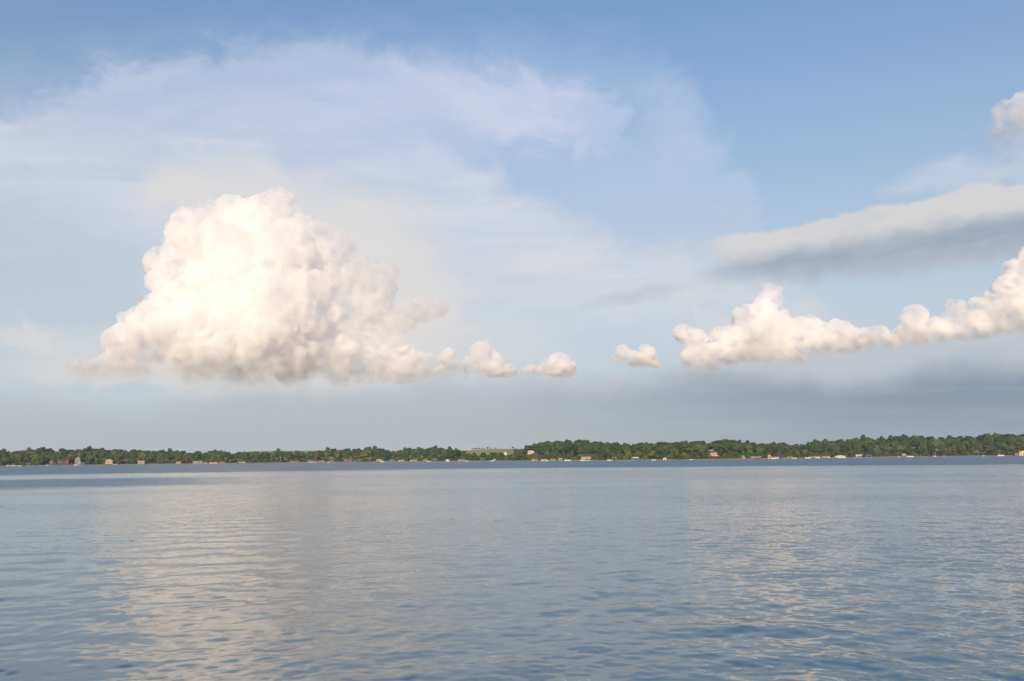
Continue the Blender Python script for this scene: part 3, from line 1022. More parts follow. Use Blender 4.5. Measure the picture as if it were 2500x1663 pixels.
H(1231, 1237, 1103.6, 1108, 'gable', 'white', 'pale', 'tiny white shed out on the green hillside field', 'tiny white hillside shed', 430, 1)
H(1288, 1305, 1099.5, 1108, 'gable', 'cream', 'pale', 'cream house high among the trees with a broad sunlit gable', 'cream hilltop house', 'auto', 3, ('chimney',), 2)
H(1298, 1312, 1120.5, 1126, 'side', 'pink', 'red', 'pink waterside house with a low red roof', 'pink waterside house', 5, 4)
H(1321, 1336, 1120.5, 1126, 'side', 'cream', 'brown', 'cream waterside house with a brown roof and a boat in front', 'cream waterside house', 5, 4)
H(1344, 1358, 1118.5, 1125, 'side', 'tan', 'brown', 'tan waterside house with a large brown roof', 'tan waterside house', 6, 3)
H(1363, 1373, 1121.5, 1125, 'flat', 'grey', 'pale', 'low grey boathouse in tree shade', 'low grey boathouse', 4, 3)
H(1419, 1443, 1112, 1120.5, 'side', 'pink', 'brown', 'large pink house with a long brown roof above a sloping lawn', 'large pink house', 'auto', 6, ('chimney',), 1)
H(1619, 1627, 1119, 1124, 'gable', 'white', 'pale', 'little white boathouse standing at the trunks', 'little white boathouse', 2, 1)
H(1735, 1751, 1101, 1113, 'side', 'yellow', 'brown', 'tall yellow house with a brown roof and terraces stepping to the water', 'tall terraced yellow house', 'auto', 5, ('deck', 'terrace'), 2)
H(1808, 1823, 1110, 1120, 'aframe', 'orange', 'brown', 'steep orange timber cottage shaped like a tent', 'steep orange cottage', 6, 2)
H(1832, 1858, 1114.5, 1120, 'side', 'brick', 'pink', 'long low brick house under a pink roof', 'long brick house', 5, 6)
H(1875, 1882, 1111, 1120, 'flat', 'yellow', 'pale', 'narrow yellow tower house two storeys high', 'narrow yellow tower house', 4, 2, (), 2)
H(1883, 1901, 1115, 1120, 'side', 'cream', 'brown', 'low cream house joined on the water side of the yellow tower house', 'low cream house', 5, 5)
H(1920, 1935, 1114, 1119, 'side', 'orange', 'brown', 'dull orange brown shed among dark trees', 'dull orange shed', 6, 3)
H(1977, 2001, 1113, 1118.5, 'side', 'cream', 'brown', 'long pale house with a row of windows near the water', 'long pale house', 5, 7)
H(2008, 2026, 1112.5, 1118, 'side', 'pink', 'brown', 'short pale pink house right of the long pale one', 'short pale pink house', 6, 4)
H(2040, 2063, 1113.5, 1117.6, 'gable', 'white', 'pale', 'long low white boathouse with a shallow peak', 'long white boathouse', 3, 5)
H(2090, 2100, 1113.5, 1117.6, 'flat', 'grey', 'grey', 'little grey boathouse under dark trees, right of the long white boathouse', 'little grey boathouse', 3, 2)
H(2203, 2213, 1106, 1113, 'gable', 'tan', 'brown', 'dim tan house behind a bank left of a big white boat', 'dim tan house', 14, 2)
H(2480, 2486, 1107.5, 1112, 'flat', 'grey', 'pale', 'small grey white shed left of the tan house at the edge', 'small grey white shed', 3, 1)
H(2492, 2508, 1100, 1111, 'gable', 'cream', 'brown', 'sunlit cream house cut by the right edge of the view', 'cream house at the edge', 6, 3, (), 2)

# silo on the hill
sx, sy = ground_xy(1147.7, 700)
zb = ground_z(1147.7, 700) - 0.5
zt = z_at(1147.7, 1091.8, 700)
silo = empty('silo', (sx, sy, zb), 0, 'round brick silo with a white domed cap on the grassy hill', 'silo')
hs = zt - zb
m = MB()
N = 20
m.tube((0, 0, 0), (0, 0, hs * 0.72), 2.4, 2.4, N)
m.link('wall', WALLS['pink'], silo)
m = MB()
prof = [(2.55, hs * 0.70), (2.5, hs * 0.78), (2.1, hs * 0.88), (1.3, hs * 0.96), (0.25, hs)]
for i, (r, z) in enumerate(prof):
    for k in range(N):
        m.v.append((r * math.cos(6.2832 * k / N), r * math.sin(6.2832 * k / N), z))
for i in range(len(prof) - 1):
    for k in range(N):
        m.f.append((i * N + k, i * N + (k + 1) % N, (i + 1) * N + (k + 1) % N, (i + 1) * N + k))
m.f.append(tuple(range((len(prof) - 1) * N, len(prof) * N)))
m.link('dome', M_HULL, silo)
m = MB()
for z in (0.15, 0.3, 0.45, 0.6):
    m.tube((0, 0, hs * z), (0, 0, hs * z + 0.15), 2.45, 2.45, N)
m.link('band', M_ALU, silo)
LANDMARKS.append((1147.7, 'silo'))

# ------------------------------------------------------------------ boats, lifts, docks
def hull_mesh(L, B, H_):
    m = MB()
    st = []
    for t, wv, zk in ((0, 0.80, 0.12), (0.3, 1.0, 0.02), (0.65, 0.92, 0.05), (0.88, 0.5, 0.2), (1.0, 0.03, 0.5)):
        x = (t - 0.5) * L
        b = B / 2 * wv
        top = H_ * (0.85 + 0.25 * t)
        st.append([(x, -b, top), (x, -b * 0.75, zk * H_ * 0.4), (x, 0, -0.15 * H_ + zk * H_ * 0.5), (x, b * 0.75, zk * H_ * 0.4), (x, b, top)])
    for s in st:
        m.v += s
    for i in range(4):
        for k in range(4):
            a = i * 5 + k
            m.f.append((a, a + 1, a + 6, a + 5))
        m.f.append((i * 5, i * 5 + 5, i * 5 + 9, i * 5 + 4))     # deck
    m.f.append((0, 1, 2, 3, 4))
    return m


HULL = hull_mesh(6.0, 2.3, 1.1).mesh('hull', M_HULL)
_w = MB()
_w.poly([(0.5, -0.85, 1.05), (0.5, 0.85, 1.05), (0.15, 0.8, 1.6), (0.15, -0.8, 1.6)])
_w.poly([(0.46, -0.85, 1.05), (0.11, -0.8, 1.6), (0.11, 0.8, 1.6), (0.46, 0.85, 1.05)])
WINDSHIELD = _w.mesh('windshield', M_GLASS)
ENGINE = MB().box(-3.45, -3.0, -0.25, 0.25, 0.2, 1.35, 0.05, 0.05).mesh('engine', M_DARKM)
SEAT = MB().box(-2.4, -1.2, -0.9, 0.9, 0.98, 1.35, 0.1, 0.05).mesh('seat', M_CANV)
P_FLOAT = MB().tube((-3.4, 0, 0.15), (3.2, 0, 0.15), 0.35, 0.3, 8).mesh('float', M_ALU)
P_DECK = MB().box(-3.4, 3.2, -1.25, 1.25, 0.5, 0.62).mesh('deck', M_CANV)
_p = MB()
for a in ((-3.3, 3.1, -1.24, -1.18, 0.62, 1.3), (-3.3, 3.1, 1.18, 1.24, 0.62, 1.3), (3.04, 3.1, -1.18, 1.18, 0.62, 1.3), (-3.3, -3.24, -1.18, 1.18, 0.62, 1.3)):
    _p.box(*a)
P_FENCE = _p.mesh('side_panel', M_HULL)
P_CANOPY = MB().prism([(-1.3, 2.45), (-0.7, 2.65), (0.7, 2.65), (1.3, 2.45), (1.3, 2.55), (0.7, 2.75), (-0.7, 2.75), (-1.3, 2.55)], -2.6, 1.0, 'x').mesh('canopy', M_CANV)
P_POLE = MB().tube((0, 0, 1.3), (0, 0, 2.5), 0.04, 0.04, 5).mesh('pole', M_ALU)
L_POST = MB().tube((0, 0, -1.2), (0, 0, 3.3), 0.09, 0.09, 5).mesh('post', M_ALU)
L_BEAM = MB().box(-3.4, 3.4, -0.08, 0.08, 0.3, 0.45).mesh('beam', M_ALU)


def canopy_mesh(mt):
    return MB().prism([(-1.9, 2.6), (-1.6, 3.35), (-0.7, 3.8), (0.7, 3.8), (1.6, 3.35), (1.9, 2.6), (1.8, 2.6), (1.5, 3.28), (0.65, 3.7), (-0.65, 3.7), (-1.5, 3.28), (-1.8, 2.6)], -3.6, 3.6, 'x').mesh('canopy', mt)


L_CAN = {'pale': canopy_mesh(M_CANV), 'white': canopy_mesh(M_HULL), 'blue': canopy_mesh(M_BLUE)}


def child(name, me, parent, loc=(0, 0, 0)):
    o = link(name, me, parent)
    o.location = loc
    return o


def boat(px, rz, label, kind='motor', off=-9.0, s=1.0, group='boats moored along the far shore'):
    x, y = ground_xy(px, off)
    r = empty({'motor': 'motor_boat', 'pontoon': 'pontoon_boat', 'sail': 'sailing_boat'}[kind], (x, y, 0.0), -az_of(px) + R(rz), label, 'boat', group)
    s *= 0.85
    r.scale = (s, s, s)
    if kind == 'pontoon':
        for v in (-0.85, 0.85):
            child('float', P_FLOAT, r, (0, v, 0))
        child('deck', P_DECK, r)
        child('side_panel', P_FENCE, r)
        child('canopy', P_CANOPY, r)
        for u in (-2.4, 0.8):
            for v in (-1.15, 1.15):
                child('pole', P_POLE, r, (u, v, 0))
    else:
        child('hull', HULL, r)
        child('seat', SEAT, r)
        if kind == 'motor':
            child('windshield', WINDSHIELD, r)
            child('engine', ENGINE, r)
        else:
            MB().tube((0.6, 0, 0.9), (0.6, 0, 9.0), 0.10, 0.06, 6).link('mast', M_HULL, r)
            MB().tube((0.6, 0, 1.9), (-2.4, 0, 1.9), 0.09, 0.07, 6).link('boom', M_HULL, r)
    return r


def lift(px, label, colour='white', rz=80, off=-11.0, s=1.0):
    x, y = ground_xy(px, off)
    r = empty('boat_lift', (x, y, 0.0), -az_of(px) + R(rz), label, 'boat lift', 'boat lifts along the far shore')
    r.scale = (s, s, s)
    child('canopy', L_CAN[colour], r)
    for u in (-3.2, 3.2):
        for v in (-1.7, 1.7):
            child('post', L_POST, r, (u, v, 0))
    for v in (-1.5, 1.5):
        child('beam', L_BEAM, r, (0, v, 0))
    return r


def dock(px, length, label, rz=0):
    x, y = ground_xy(px, 3)
    r = empty('dock', (x, y, 0.0), -az_of(px) + R(rz), label, 'dock', 'docks reaching out from the far shore')
    MB().box(-0.7, 0.7, -length, 0, 0.55, 0.7).link('deck', M_WOOD, r)
    me = MB().tube((0, 0, -1.5), (0, 0, 1.1), 0.09, 0.09, 5).mesh('post', M_WOOD)
    for k in range(max(2, int(length / 4))):
        for s in (-0.78, 0.78):
            child('post', me, r, (s, -length + 0.5 + k * 4.0, 0))
    return r


for a in [
    (23, 8, 'white motor boat off the sandy strip at the far left', 'motor', 1.15), (35, 10, 'pontoon boat with a pale canopy off the sandy strip at the left', 'pontoon', 1.0),
    (49, -12, 'smaller white boat off the right part of the sandy strip', 'motor', 0.9), (119, 15, 'white motor boat left of the brown shed', 'motor', 1.1),
    (187, -8, 'white motor boat in front of the narrow grey house', 'motor', 1.1), (282, 12, 'white boat right of the yellow gabled house', 'motor', 1.25),
    (596, 5, 'small pale boat by the reddish house', 'motor', 0.9), (759, 10, 'white boat in front of the low brown house', 'motor', 1.1), (770, 30, 'pontoon boat right of the low brown house', 'pontoon', 0.9),
    (802, 20, 'white boat at the brown gabled cottage', 'motor', 1.0), (933, 5, 'white boat under the yellow cottage', 'motor', 1.35), (1047, -10, 'pale boat right of the orange red house', 'motor', 1.0),
    (1094, 5, 'white boat beside the little white shed', 'motor', 1.0), (1140, 0, 'white boat below the silo', 'motor', 0.9), (1202, 6, 'bright white boat left of the small yellow shed', 'motor', 1.0),
    (1335, 0, 'white boat in front of the cream waterside house', 'motor', 0.9), (1386, 2, 'long white motor boat alone on open water right of the low grey boathouse', 'motor', 1.5),
    (1423, 4, 'white pontoon boat below the sloping lawn', 'pontoon', 1.1), (1436, 0, 'small white boat right of the pontoon boat under the lawn', 'motor', 0.7),
    (1488, 0, 'white pontoon boat off the dark trees right of the lawn', 'pontoon', 0.9), (1596, 3, 'low grey white boat between two pale lifts', 'motor', 1.0),
    (1688, 0, 'little white boat left of the terraced yellow house', 'motor', 0.8), (1888, 4, 'white boat in front of the low cream house', 'motor', 1.1), (1940, 10, 'pale boat right of the dull orange shed', 'motor', 1.0),
    (1972, 20, 'white motor boat at the left end of the long pale house', 'motor', 1.35), (2089, 0, 'small white boat before the little grey boathouse', 'motor', 0.8),
    (2195, 30, 'tiny white boat by the dim tan house', 'motor', 0.7), (2222, 8, 'largest white motor boat, right of the dim tan house', 'motor', 1.5), (2230, 80, 'pale boat close behind the largest white one', 'motor', 0.9),
    (2284, 60, 'white sailing boat with a bare mast', 'sail', 1.1), (2306, 75, 'rounded white boat right of the sailing boat', 'motor', 1.1), (2402, 50, 'lone white boat off the dark wooded bank', 'motor', 1.0),
    (2444, 12, 'pontoon boat under a tan canopy near the right edge', 'pontoon', 1.3),
]:
    boat(a[0], a[1], a[2], a[3], -9.0, a[4])
for a in [
    (71, 'grey white boat lift at the end of the sandy strip', 'white', 80), (133, 'pale boat lift right of the brown shed', 'pale', 80), (198, 'white boat lift right of the narrow grey house', 'white', 20),
    (202, 'white boat lift, second right of the narrow grey house', 'white', 80), (863, 'white boat lift, leftmost of three by the shaded brick house', 'white', 80),
    (873, 'white boat lift, middle one of three by the shaded brick house', 'white', 80), (881, 'white boat lift, rightmost of three by the shaded brick house', 'white', 80),
    (1060, 'pale boat lift between the orange red house and the little white shed', 'pale', 60), (1177, 'pale boat lift under the field left of the small yellow shed', 'white', 80),
    (1500, 'white framed boat lift standing before dark trees', 'white', 85), (1551, 'white boat lift with a boat beside light green trees', 'white', 30), (1573, 'blue canopied boat lift in shade', 'blue', 75),
    (1910, 'blue canopied boat lift between low cream and orange buildings', 'blue', 75), (2097, 'pale boat lift before the little grey boathouse', 'pale', 15), (2121, 'grey boat lift off the dark trees', 'blue', 20),
]:
    lift(a[0], a[1], a[2], a[3])
for a in [(60, 22, 'wooden dock off the sandy strip', 35), (140, 20, 'wooden dock before the dim brick house', -30), (265, 18, 'wooden dock below the yellow gabled house', 25), (345, 20, 'wooden dock by the tan house with pale roof', 40),
          (575, 22, 'wooden dock left of the reddish house', 35), (650, 26, 'wooden dock off the open bank of pale trunks', -50), (720, 22, 'wooden dock below the orange roofed house', 30), (890, 24, 'wooden dock right of three white lifts', 40),
          (1010, 20, 'wooden dock before the cream two bay house', -30), (1160, 26, 'wooden dock below the silo field', 50), (1250, 20, 'wooden dock beneath the right end of the field', 30), (1405, 18, 'wooden dock at the sloping lawn', 35),
          (1585, 30, 'long wooden dock off light green trees', 62), (1655, 30, 'long wooden dock by pale trunks', 65), (1740, 20, 'wooden dock below the terraced yellow house', 40), (1845, 16, 'wooden dock before the long brick house', 30),
          (2075, 24, 'wooden dock right of the long white boathouse', 50), (2270, 22, 'wooden dock left of the sailing boat', 50)]:
    dock(*a)

# ------------------------------------------------------------------ trees
def leaf_material(name, dark, light):
    m = bpy.data.materials.new(name)
    m.use_nodes = True
    t = NT(m.node_tree)
    b = m.node_tree.nodes['Principled BSDF']
    b.inputs['Roughness'].default_value = 0.7
    b.inputs['Specular IOR Level'].default_value = 0.15
    p = t.n('ShaderNodeNewGeometry').outputs['Position']
    k = t.noise(p, 0.55, 3, 0.6)
    k2 = t.noise(p, 0.09, 2, 0.5)
    c = t.mix(t.ss(t.m('MULTIPLY_ADD', k2, 0.6, t.mul(k, 0.5)), 0.35, 0.72), dark, light)
    m.node_tree.links.new(c, b.inputs['Base Color'])
    return m


LEAF = {
    'dark': leaf_material('dark_leaves', (0.024, 0.050, 0.018), (0.046, 0.080, 0.028)),
    'mid': leaf_material('green_leaves', (0.038, 0.074, 0.024), (0.070, 0.115, 0.036)),
    'light': leaf_material('yellow_green_leaves', (0.070, 0.100, 0.024), (0.125, 0.150, 0.040)),
    'olive': leaf_material('olive_leaves', (0.055, 0.065, 0.026), (0.100, 0.105, 0.042)),
}
M_BARK = mat('grey_bark', (0.13, 0.10, 0.075), 0.95, (1.0, 0.3))
M_PALE = mat('pale_bark', (0.34, 0.29, 0.22), 0.9, (1.0, 0.3))
_ico = {}


def ico(sub):
    if sub not in _ico:
        bm = bmesh.new()
        bmesh.ops.create_icosphere(bm, subdivisions=sub, radius=1.0)
        v = np.array([p.co[:] for p in bm.verts])
        f = np.array([[q.index for q in fc.verts] for fc in bm.faces])
        bm.free()
        _ico[sub] = (v, f)
    return _ico[sub]


def crown_arrays(rng, shape, nleaf=300, sub=2):
    """crown of a tree 1 high: leafy lumps round a core, ragged with leaf sprays"""
    lumps = []
    if shape == 'cone':
        for i in range(8):
            z = 0.2 + i * 0.095
            lumps.append((rng.uniform(-0.02, 0.02), rng.uniform(-0.02, 0.02), z, 0.24 * (1 - z) + 0.035, 0.09))
    else:
        rx, zc, rz, n = {'round': (0.36, 0.56, 0.37, 13), 'tall': (0.24, 0.55, 0.40, 13), 'wide': (0.46, 0.56, 0.35, 15), 'open': (0.33, 0.60, 0.34, 11)}[shape]
        lumps.append((0, 0, zc, rx * 0.72, rz * 0.8))
        for i in range(n):
            th = rng.uniform(0, 6.283)
            u = rng.uniform(-0.75, 0.95)
            rr_ = math.sqrt(max(0, 1 - u * u)) * rng.uniform(0.6, 0.85)
            s = rng.uniform(0.28, 0.46)
            lumps.append((math.cos(th) * rr_ * rx, math.sin(th) * rr_ * rx, zc + u * rz * 0.72, s * rx * 1.1, s * min(rx, rz) * 0.95))
    V, Fc = [], []
    n0 = 0
    iv, jf = ico(sub)
    for (x, y, z, a, b) in lumps:
        d = 1 + 0.17 * np.sin(iv[:, 0] * 7 + rng.uniform(0, 6)) * np.sin(iv[:, 1] * 8 + rng.uniform(0, 6)) + 0.10 * np.sin(iv[:, 2] * 9 + rng.uniform(0, 6))
        p = iv * d[:, None] * np.array([a, a, b]) * 0.92 + np.array([x, y, z])
        V.append(p)
        Fc += [tuple(q + n0) for q in jf]
        n0 += len(p)
    tot = sum(l[3] for l in lumps)
    for (x, y, z, a, b) in lumps:
        for _ in range(int(nleaf * a / tot)):
            n = Vector((rng.gauss(0, 1), rng.gauss(0, 1), rng.gauss(0, 1) + 0.15)).normalized()
            c = Vector((x + n.x * a, y + n.y * a, z + n.z * b)) * rng.uniform(0.985, 1.02)
            s = rng.uniform(0.018, 0.040)
            q = (n + Vector((rng.gauss(0, .6), rng.gauss(0, .6), rng.gauss(0, .6)))).normalized()
            u = q.orthogonal().normalized()
            w = q.cross(u)
            V.append(np.array([c + u * s, c + w * s * 0.7, c - u * s, c - w * s * 0.7]))
            Fc.append((n0, n0 + 1, n0 + 2, n0 + 3))
            n0 += 4
    return np.concatenate(V), Fc


def trunk_arrays(rng, shape, top=0.6, r=0.022, fork=True):
    m = MB()
    lean = rng.uniform(-0.03, 0.03)
    m.tube((0, 0, -0.08), (lean, 0, top * 0.5), r * 1.25, r * 0.9, 6)
    m.tube((lean, 0, top * 0.5 - 0.01), (lean * 1.5, 0, top), r * 0.9, r * 0.45, 6)
    if fork:
        for k in range(3):
            th = rng.uniform(0, 6.28)
            m.tube((lean, 0, top * rng.uniform(0.42, 0.6)), (lean + 0.16 * math.cos(th), 0.16 * math.sin(th), top * rng.uniform(0.95, 1.15)), r * 0.5, r * 0.2, 5)
    return m


trng = random.Random(21)
CROWNS, TRUNKS = {}, {}
for shp in ('round', 'tall', 'wide', 'open', 'cone'):
    for var in range(3 if shp != 'cone' else 1):
        va, fa = crown_arrays(trng, shp, 420)
        for tone in LEAF:
            me = pymesh('crown', [tuple(p) for p in va], fa, LEAF[tone])
            CROWNS[(shp, tone, var)] = me
    for bark, bm_ in (('grey', M_BARK), ('pale', M_PALE)):
        tr = trunk_arrays(trng, shp, 0.55, 0.020 if bark == 'grey' else 0.017, shp != 'cone')
        TRUNKS[(shp, bark)] = tr.mesh('trunk', bm_)

TONE_W = {'dark': 'dark green', 'mid': 'mid green', 'light': 'yellow green', 'olive': 'olive green'}
SHAPE_W = {'round': 'round', 'tall': 'narrow upright', 'wide': 'broad spreading', 'open': 'loose crowned', 'cone': 'conical'}
TREES = []     # px, off, base z, height, width factor, shape, tone, row


def choose_tone(px, row):
    r_ = trng.random()
    if row == 'water':
        w = [('light', 0.26), ('olive', 0.18), ('mid', 0.34), ('dark', 0.22)]
    elif row == 'second':
        w = [('light', 0.12), ('olive', 0.14), ('mid', 0.42), ('dark', 0.32)]
    else:
        w = [('light', 0.03), ('olive', 0.10), ('mid', 0.42), ('dark', 0.45)]
    for k, v in w:
        r_ -= v
        if r_ < 0:
            return k
    return 'mid'


def in_house(px, lim=60):
    return [h for h in HOUSES_SPAN if h[0] < px < h[1] and h[2] < lim]


# along the water
px = -50.0
while px < 2555:
    hs_ = in_house(px)
    off = trng.uniform(9, 20)
    hpx = trng.uniform(16, 30) * (0.82 if 1100 < px < 1270 else 1.0)
    if hs_:
        off = max(h[2] for h in hs_) + trng.uniform(12, 20)
    D = shore_D(px) + off
    zb_ = ground_z(px, off)
    h_ = hpx / F0 * D
    cy = cap_for(px, off, 6)
    if cy:
        h_ = max(1.5, min(h_, z_at(px, cy, off) - zb_))
    shp = trng.choices(['round', 'tall', 'wide', 'open'], [4, 2, 3, 3])[0]
    TREES.append((px, off, zb_, h_, shp, choose_tone(px, 'water'), 'water'))
    px += trng.uniform(16, 27) * (1.25 if shp == 'wide' else 1.0)
TREES.append((326, 8, ground_z(326, 8), 13.0, 'cone', 'mid', 'water'))
# second line
px = -55.0
while px < 2560:
    off = trng.uniform(55, 80)
    D = shore_D(px) + off
    zb_ = ground_z(px, off)
    ysky = skyline_y(px)
    h_ = min(trng.uniform(10.5, 19), max(6, z_at(px, ysky + 3, off) - zb_))
    cy = cap_for(px, off, 6)
    if cy:
        h_ = max(1.5, min(h_, z_at(px, cy, off) - zb_))
    TREES.append((px, off, zb_, h_, trng.choice(['round', 'wide', 'open', 'round', 'tall']), choose_tone(px, 'second'), 'second'))
    px += trng.uniform(24, 38)
# skyline: a tree under every hump of the profile
for i, (sx_, sy_) in enumerate(SKY_PTS):
    if sx_ < -70 or sx_ > 2570 or 1135 < sx_ < 1258 and False:
        continue
    off = OFF_S + trng.uniform(-15, 15)
    zt_ = z_at(sx_, sy_, off)
    zb_ = min(ground_z(sx_, off), zt_ - 6)
    h_ = (zt_ - zb_) / 0.955
    left = abs(sx_ - SKY_PTS[max(i - 1, 0)][0])
    shp = 'round' if h_ < 17 else 'tall'
    if left > 14 and h_ < 18:
        shp = 'wide'
    TREES.append((sx_, off, zb_, h_, shp, choose_tone(sx_, 'sky'), 'sky'))
# lone trees on the field ridge
for (X, ytop, wd) in ((1156, 1094.0, 1), (1163, 1093.2, 1), (1170, 1092.8, 1), (1177, 1093.5, 1), (1182, 1095, 1), (1190.5, 1090.8, 0), (1199, 1094.4, 1), (1210, 1093.2, 1), (1252.5, 1090.6, 1)):
    off = 715
    zt_ = z_at(X, ytop, off)
    zb_ = ground_z(X, off)
    TREES.append((X, off, zb_, max(3.5, zt_ - zb_) / 0.95, 'wide' if wd else 'round', 'dark', 'ridge'))

ORD = ['first', 'second', 'third', 'fourth', 'fifth', 'sixth', 'seventh', 'eighth', 'ninth', 'tenth', 'eleventh', 'twelfth', 'thirteenth', 'fourteenth', 'fifteenth', 'sixteenth', 'seventeenth', 'eighteenth']
ROW_W = {'water': "waterside tree", 'second': 'second-line tree', 'sky': 'skyline tree', 'ridge': 'field-ridge tree'}
GRP = {'water': "trees along the far water's edge", 'second': 'trees in the second line of the wood', 'sky': 'trees along the skyline', 'ridge': 'small trees on the ridge of the field'}
LM = sorted(LANDMARKS)
for row in ('water', 'second', 'sky', 'ridge'):
    rows_ = sorted([t for t in TREES if t[6] == row])
    anchors = [l for l in LM if l[0] > 0] if row != 'ridge' else [l for l in LM if l[1] == 'silo']
    assign = {}
    for t in rows_:
        k = min(range(len(anchors)), key=lambda i: abs(anchors[i][0] - t[0]))
        side = 'left' if t[0] < anchors[k][0] else 'right'
        assign.setdefault((k, side), []).append(t)
    for (k, side), ts in assign.items():
        ts.sort(key=lambda t: abs(t[0] - anchors[k][0]))
        for n_, t in enumerate(ts):
            px, off, zb_, h_, shp, tone, _ = t
            size = 'tall' if h_ > 16 else ('small' if h_ < 10 else 'middling')
            lab = f"{size} {TONE_W[tone]} {SHAPE_W[shp]} {ROW_W[row]}, {ORD[n_]} {side} of the {anchors[k][1]}"
            x, y = ground_xy(px, off)
            wf = h_ * trng.uniform(0.92, 1.15)
            if row == 'sky' and h_ > 16:
                wf = h_ * 0.85
            r_ = empty('tree', (x, y, zb_), trng.uniform(0, 6.28), lab, 'tree', GRP[row])
            r_.scale = (wf, wf, h_)
            var = trng.randrange(3) if shp != 'cone' else 0
            child('crown', CROWNS[(shp, tone, var)], r_)
            pale = row == 'water' and trng.random() < 0.22
            child('trunk', TRUNKS[(shp, 'pale' if pale else 'grey')], r_)

# bare pale trunks that stand out
for (X, y0_, y1_, lean, lab) in ((685, 1131, 1113, 0.0, 'tall straight pale trunk of a bare tree on the open bank'), (855, 1129, 1119, 0.0, 'thick pale trunk in front of the shaded brick house'),
                                 (901, 1129, 1117, 2.2, 'leaning pale bare tree over the grassy bank'), (584, 1132, 1119, -2.2, 'crooked pale bare tree at the reddish house')):
    off = 6
    x, y = ground_xy(X, off)
    zb_ = ground_z(X, off)
    hh = z_at(X, y1_, off) - zb_
    r_ = empty('bare_tree', (x, y, zb_), -az_of(X), lab, 'tree')
    m = MB()
    m.tube((0, 0, -0.5), (lean * 0.4, 0, hh * 0.5), 0.42, 0.34, 7)
    m.tube((lean * 0.4, 0, hh * 0.5 - 0.1), (lean, 0, hh), 0.34, 0.2, 7)
    m.link('trunk', M_PALE, r_)
    b = MB()
    b.tube((lean * 0.5, 0, hh * 0.55), (lean - 1.6, 0.3, hh * 0.95), 0.16, 0.06, 5)
    b.link('limb', M_PALE, r_)
    b = MB()
    b.tube((lean * 0.7, 0, hh * 0.7), (lean + 1.7, -0.3, hh * 1.15), 0.16, 0.06, 5)
    b.link('limb', M_PALE, r_)

# ------------------------------------------------------------------ the closed wood behind, and brush at the waterline
def mass_mesh(name, items, tone_mats):
    V, Fc, MI = [], [], []
    n0 = 0
    for (x, y, z, w, h, tone, src) in items:
        va, fa = src
        a = trng.uniform(0, 6.28)
        c, s = math.cos(a), math.sin(a)
        p = np.stack([(va[:, 0] * c - va[:, 1] * s) * w + x, (va[:, 0] * s + va[:, 1] * c) * w + y, va[:, 2] * h + z], -1)
        V.append(p)
        Fc.append(fa + n0)
        MI.append(np.full(len(fa), tone, np.int32))
        n0 += len(p)
    V = np.concatenate(V)
    Fc = np.concatenate(Fc)
    me = bpy.data.meshes.new(name)
    me.vertices.add(len(V))
    me.vertices.foreach_set('co', V.ravel())
    nf = len(Fc)
    me.loops.add(nf * 3)
    me.polygons.add(nf)
    me.loops.foreach_set('vertex_index', Fc.ravel().astype(np.int32))
    me.polygons.foreach_set('loop_start', np.arange(nf, dtype=np.int32) * 3)
    for k in tone_mats:
        me.materials.append(k)
    me.polygons.foreach_set('material_index', np.concatenate(MI))
    me.update()
    me.validate()
    return me


SRC = []
for shp in ('round', 'wide', 'round', 'tall', 'open'):
    va, fa = crown_arrays(trng, shp, 160, 1)
    tri = []
    for f in fa:
        tri.append(f[:3])
        if len(f) == 4:
            tri.append((f[0], f[2], f[3]))
    SRC.append((va, np.array(tri)))
items = []
tones = [LEAF['dark'], LEAF['mid'], LEAF['olive'], LEAF['light']]
for _ in range(1500):
    px = trng.uniform(-330, 2830)
    off = trng.uniform(85, 330)
    pc = min(max(px, -60), 2560)
    if 1143 < px < 1262 and off > 235:
        continue
    x, y = ground_xy(px, off)
    zb_ = ground_z(pc, off)
    h_ = trng.uniform(11, 16)
    cap = z_at(pc, skyline_y(pc) + 3, off) - zb_
    if px < -60 or px > 2560:
        cap = 14
    h_ = min(h_, cap)
    cy = cap_for(pc, off, 6)
    if cy:
        h_ = min(h_, z_at(pc, cy, off) - zb_)
    if h_ < 4:
        continue
    w = h_ * trng.uniform(0.9, 1.15) * (1.25 if h_ < 9 else 1)
    items.append((x, y, zb_ - 0.15 * h_, w, h_ * 1.03 if h_ >= cap else h_ * 1.1, trng.choices([0, 1, 2, 3], [5, 5, 2, 0.6])[0], trng.choice(SRC)))
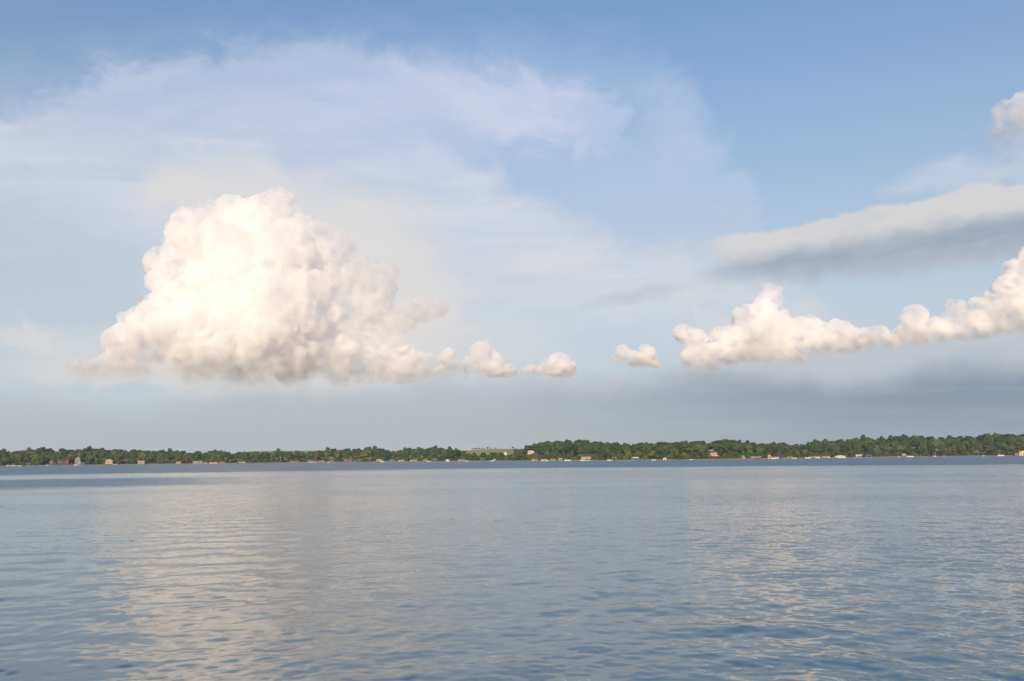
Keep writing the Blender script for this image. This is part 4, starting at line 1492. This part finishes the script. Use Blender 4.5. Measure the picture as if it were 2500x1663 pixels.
for _ in range(120):                                # trees beyond the frame on both sides
    px = trng.choice([trng.uniform(-640, -60), trng.uniform(2560, 3150)])
    off = trng.uniform(10, 80)
    x, y = ground_xy(px, off)
    h_ = trng.uniform(11, 16)
    items.append((x, y, 1.5, h_, h_, trng.choice([0, 1, 2]), trng.choice(SRC)))
tag(link('woodland', mass_mesh('woodland', items, tones)), 'closed green wood filling the slope behind the front trees', kind='stuff')
items = []
for _ in range(1700):
    px = trng.uniform(-400, 2900)
    hs_ = in_house(px)
    off = trng.uniform(4, 26)
    if hs_ or in_house(px - 4) or in_house(px + 4):
        off = max([h[2] for h in HOUSES_SPAN if h[0] - 5 < px < h[1] + 5 and h[2] < 60] or [8]) + trng.uniform(7, 14)
    if 1395 < px < 1450 and off < 30:
        continue
    pc = min(max(px, -60), 2560)
    x, y = ground_xy(px, off)
    h_ = trng.uniform(3.0, 8.5) if off > 9 else trng.uniform(1.4, 4.0)
    cy = cap_for(pc, off, 6)
    if cy:
        h_ = min(h_, z_at(pc, cy, off) - ground_z(pc, off))
        if h_ < 1:
            continue
    items.append((x, y, ground_z(pc, off) - 0.45 * h_, h_ * 1.2, h_ * 1.25, trng.choices([0, 1, 2, 3], [4, 4, 2, 1])[0], trng.choice(SRC)))
tag(link('undergrowth', mass_mesh('undergrowth', items, tones)), 'bushes and undergrowth along the far bank', kind='stuff')

# ------------------------------------------------------------------ thin summer haze over the lake
bm = bmesh.new()
bmesh.ops.create_cube(bm, size=1.0)
me = bpy.data.meshes.new('haze')
bm.to_mesh(me)
bm.free()
hm = bpy.data.materials.new('haze')
hm.use_nodes = True
hm.node_tree.nodes.clear()
_o = hm.node_tree.nodes.new('ShaderNodeOutputMaterial')
_v = hm.node_tree.nodes.new('ShaderNodeVolumePrincipled')
_v.inputs['Color'].default_value = (0.86, 0.90, 0.95, 1)
_v.inputs['Density'].default_value = 0.00008
_v.inputs['Anisotropy'].default_value = 0.2
hm.node_tree.links.new(_v.outputs[0], _o.inputs['Volume'])
me.materials.append(hm)
hz_o = link('haze', me)
hz_o.scale = (9000, 3400, 96)
hz_o.location = (0, 1300, 41)
tag(hz_o, 'thin summer haze over the lake', kind='stuff')
